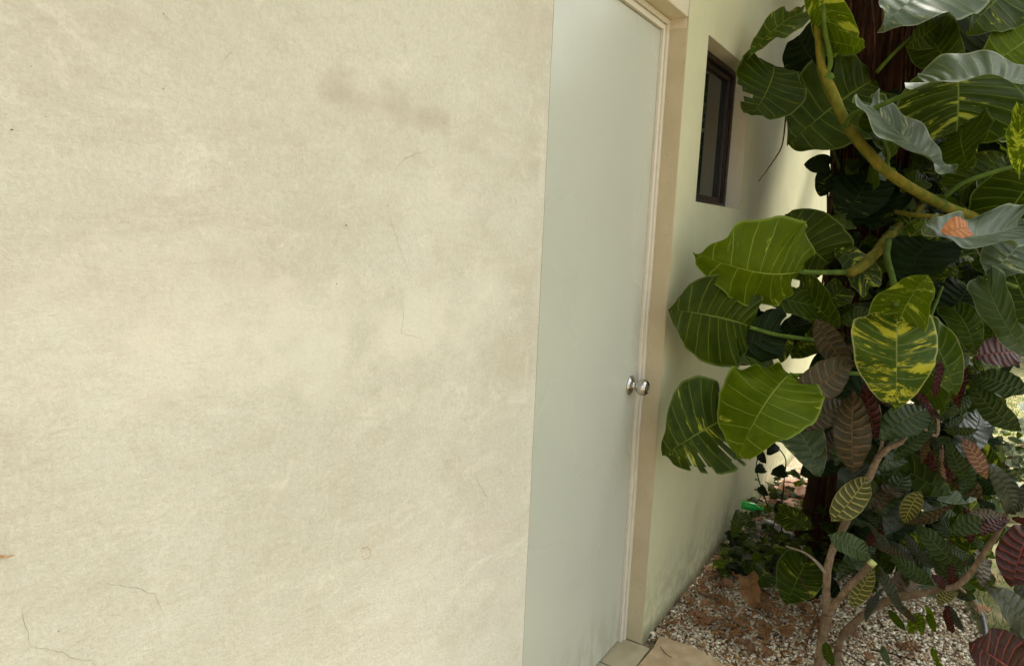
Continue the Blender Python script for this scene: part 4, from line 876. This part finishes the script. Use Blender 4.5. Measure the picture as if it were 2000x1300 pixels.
# climbing seedlings on thin stalks
sv = empty('vine_seedling', tuple(onz(1500, 1000)), label='thin seedling vine with tiny heart leaves climbing beside the torn leaf', cat='vine')
for pts in ([(1500,990,3.2),(1478,920,3.15),(1484,880,3.12),(1495,860,3.1)], [(1526,1010,3.1),(1532,930,3.05),(1534,895,3.05),(1515,868,3.05),(1504,850,3.05)], [(1500,1050,3.1),(1520,1000,3.1),(1528,960,3.1)], [(1492,1080,3.0),(1524,1040,3.0),(1528,1000,3.0)]):
    tubeP('stalk', 'rootdark', sv, pts, .0028, 6)
for q in ((1515,868,1498,888), (1484,885,1496,905), (1534,918,1505,925), (1504,850,1520,862), (1492,912,1474,922), (1530,985,1512,1000), (1484,950,1500,968)):
    leaf(sv, 'p_shaded', P(q[0], q[1], 3.05), P(q[2], q[3], 3.0), .6, bow=.1, seed=q[0], nu=14, nv=4)
# dead leaves, each on its own
rd = random.Random(31); dl = []
spots = [(1345,1180),(1372,1150),(1395,1165),(1360,1140),(1420,1185),(1390,1130),(1335,1180),(1410,1150),(1465,1205),(1500,1185),(1440,1220),(1520,1200),(1545,1215),(1560,1190),(1455,1262),(1500,1275),(1495,1225),(1330,1225),(1310,1228),(1368,1200),
         (1430,1120),(1450,1150),(1480,1165),(1530,1165),(1390,1100),(1410,1115),(1550,1160),(1575,1220),(1600,1215),(1535,1240),(1480,1180),(1385,1188),(1365,1165),(1700,1290),(1660,1240),(1900,1110),(1930,1130),(1960,1110),(1985,1130),(1925,1190),(1880,1060),(1560,1270),(1770,1270),(1500,1245)]
spots += [(rd.uniform(1310, 1620), rd.uniform(1110, 1240)) for _ in range(26)]
for i, (x, y) in enumerate(spots):
    if i >= 44 and onz(x, y).x < .06: continue
    p = onz(x+rd.uniform(-6, 6), y+rd.uniform(-6, 6), .004); L_ = rd.uniform(.045, .095); a = rd.uniform(0, 6.28)
    if p.x < .05: p.x = .05
    d = Vector((math.cos(a), math.sin(a), rd.uniform(-.05, .3)))*L_; B = p-d/2+Vector((0, 0, .012)); T = p+d/2+Vector((0, 0, .014))
    for q in (B, T): q.z = max(q.z, .006); q.x = max(q.x, .015)
    o = leaf(None, 'dead', B, T, rd.uniform(.45, .7), name='dead_leaf', kind='ellip', bow=rd.uniform(.02, .18), cup=rd.uniform(-.4, .5), wav=.055, nu=16, nv=5, nrm=Vector((rd.uniform(-.4, .4), rd.uniform(-.4, .4), 1)).normalized(), seed=700+i)
    tag(o, 'dry brown curled leaf lying on the ground below the plants', 'dead leaf', 'dead leaves scattered on the gravel and grass')
o = leaf(None, 'dead', P(1465,1120,2.8), P(1475,1190,2.68), .55, name='dead_leaf', kind='ellip', bow=.25, cup=.5, wav=.1, seed=5, roll=.3)
tag(o, 'largest tan curled dead leaf standing up at the edge of the dark vine', 'dead leaf', 'dead leaves scattered on the gravel and grass')
def twig(pts, r, lab, mat='twig'):
    q = spline([tuple(onz(x, y, z)) for x, y, z in pts]); o = MB().tube(q, interp([r, r*.6], len(q)), 6, bump=.3).build('twig', M[mat], smooth=True); tag(o, lab, 'twig')
twig([(1418,1238,.012),(1435,1205,.02),(1455,1180,.035)], .006, 'pale straight twig resting against the large curled dead leaf')
twig([(1700,1268,.012),(1740,1275,.02),(1790,1290,.012)], .003, 'dark thin twig on the gravel right of the croton stem', 'rootdark')
twig([(1290,1262,.008),(1300,1275,.008),(1312,1283,.008)], .0015, 'tiny dark twig lying on the tan stone slab', 'rootdark')
# hose
q = spline([tuple(onz(x, y, z)) for x, y, z in [(1865,1060,.012),(1875,1120,.012),(1890,1150,.012),(1908,1180,.012),(1922,1215,.012),(1925,1260,.012),(1910,1330,.012)]])
tag(MB().tube(q, .0095, 10).build('garden_hose', M['hose'], smooth=True), 'black garden hose curving along the edge of the gravel', 'hose')
# green plastic bottle lying in the vine
bc = P(1474, 990, 3.25); ax = (R_*.9-U_*.15-F_*.3).normalized(); pr = [(q_[0]*.8, q_[1]*.7) for q_ in [(0, 0), (0, .022), (.006, .028), (.07, .028), (.085, .020), (.095, .011), (.112, .010), (.113, .013), (.125, .013), (.125, 0)]]
v = []; f = []; e1 = ax.orthogonal().normalized(); e2 = ax.cross(e1); n = 20
for (s, r) in pr:
    for j in range(n): a = 6.2832*j/n; v.append(tuple(bc+ax*(s-.06)+(e1*math.cos(a)+e2*math.sin(a))*r))
for i in range(len(pr)-1):
    for j in range(n): f.append((i*n+j, i*n+(j+1) % n, (i+1)*n+(j+1) % n, (i+1)*n+j))
tag(mk('plastic_bottle', v, f, M['gplastic']), 'bright green plastic bottle half hidden in the vine by the wall', 'bottle')
# rubble of grey and pinkish stones behind the vine
M['stoneg'] = m_paint('grey stone', (.36, .34, .32), (.48, .45, .42), .004, .9, sc=30); M['stonep'] = m_paint('pink brick shard', (.50, .27, .19), (.60, .36, .27), .004, .9, sc=30)
rr = random.Random(6)
import bmesh
def stone(c, s, mat, lab, name='stone', grp=None):
    bm = bmesh.new(); bmesh.ops.create_icosphere(bm, subdivisions=3, radius=1)
    sd_ = rr.uniform(0, 99); ax_ = Vector((s*rr.uniform(.8, 1.3), s*rr.uniform(.6, 1), s*rr.uniform(.4, .7)))
    for q in bm.verts: k_ = 1+.35*noise.fractal(q.co*1.3+Vector((sd_, 0, 0)), .8, 2, 3); q.co = Vector((q.co.x*ax_.x, q.co.y*ax_.y, q.co.z*ax_.z))*k_
    me = bpy.data.meshes.new(name); bm.to_mesh(me); bm.free(); me.materials.append(M[mat]); o = bpy.data.objects.new(name, me); C.objects.link(o); o.location = (c.x, c.y, c.z+ax_.z*.55); o.rotation_euler = (rr.uniform(-.3, .3), rr.uniform(-.3, .3), rr.uniform(0, 6)); tag(o, lab, 'stone', grp)
for (x, y, s, mt) in ((1500,1035,.06,'stoneg'), (1535,1050,.05,'stoneg'), (1560,1080,.06,'stoneg'), (1545,1010,.06,'stoneg')):
    stone(onz(x, y), s, mt, 'rough grey stone half hidden by the dark vine leaves', grp='grey stones under the vine')
for (x, y, s) in ((1520,965,.07), (1545,975,.09), (1560,955,.08), (1535,990,.07), (1515,985,.05), (1575,985,.06)):
    stone(onz(x, y), s, 'stonep', 'pinkish broken brick piece behind the thin seedling vine', 'brick_piece', 'pinkish rubble behind the vine')
# ---- background beyond the lawn
MB().box((-.2, 14.0, -.1), (14, 14.2, 2.4)).build('garden_wall', M['white_wall'], label='sunlit white garden wall beyond the lawn', ) 
tag(bpy.data.objects['garden_wall'], None, 'garden wall')
def bush(c, rad, n, mats, lab, ls=.09):
    e = empty('shrub', (c[0], c[1], 0), label=lab, cat='shrub'); rb = random.Random(int(c[0]*100)); B = {}
    for i in range(n):
        d = Vector((rb.gauss(0, 1), rb.gauss(0, 1), rb.gauss(0, 1))).normalized()*rb.random()**.35; p = Vector((c[0]+d.x*rad[0], c[1]+d.y*rad[1], max(.03, c[2]+d.z*rad[2])))
        t_ = p+Vector((rb.gauss(0, 1), rb.gauss(0, 1), rb.gauss(0, .6))).normalized()*ls*rb.uniform(.6, 1.3)
        B.setdefault(rb.choice(mats), Bunch()).add(leaf_geo(p, t_, .5, kind='ellip', nu=5, nv=1, bow=.1, nrm=Vector((rb.gauss(0, .5), -.6, 1)).normalized(), seed=i))
    for mt, b in B.items(): b.build('foliage', mt, e, kind='stuff')
    for k_ in range(5): MB().tube(spline([(c[0], c[1], -.02), (c[0]+rb.uniform(-.1, .1)*rad[0], c[1], c[2]*.6), (c[0]+rb.uniform(-.6, .6)*rad[0], c[1]+rb.uniform(-.4, .4)*rad[1], c[2]+rad[2]*.4)]), .012, 6).build('branch', M['branch'], e, smooth=True)
M['b_blue'] = m_leaf('blue grey shrub leaf', (.12, .18, .13), (.2, .27, .22), (.3, .36, .3), .3, 6, rough=.25, trans=.15)
bush((1.9, 6.6, .28), (.55, .4, .3), 500, ['b_blue', 'p_grey', 'b_blue'], 'low blue grey leafy shrub at the far side of the lawn')
bush((2.9, 6.3, .32), (.5, .4, .34), 400, ['b_blue', 'p_mid'], 'low shrub right of the blue grey one, greener', .08)
bush((3.4, 12.2, 1.5), (2.8, .9, 1.55), 2200, ['p_mid', 'p_bright', 'p_grey'], 'tall green bush in front of the white garden wall', .22)
bush((7.5, 11.8, 1.8), (2.6, 1.0, 1.8), 1500, ['p_mid', 'p_grey'], 'tall dark bush at the right end of the white garden wall', .16)
bush((1.15, 5.0, .22), (.28, .35, .25), 260, ['p_mid', 'p_grey'], 'knee high green plant just behind the tree on the lawn edge', .1)
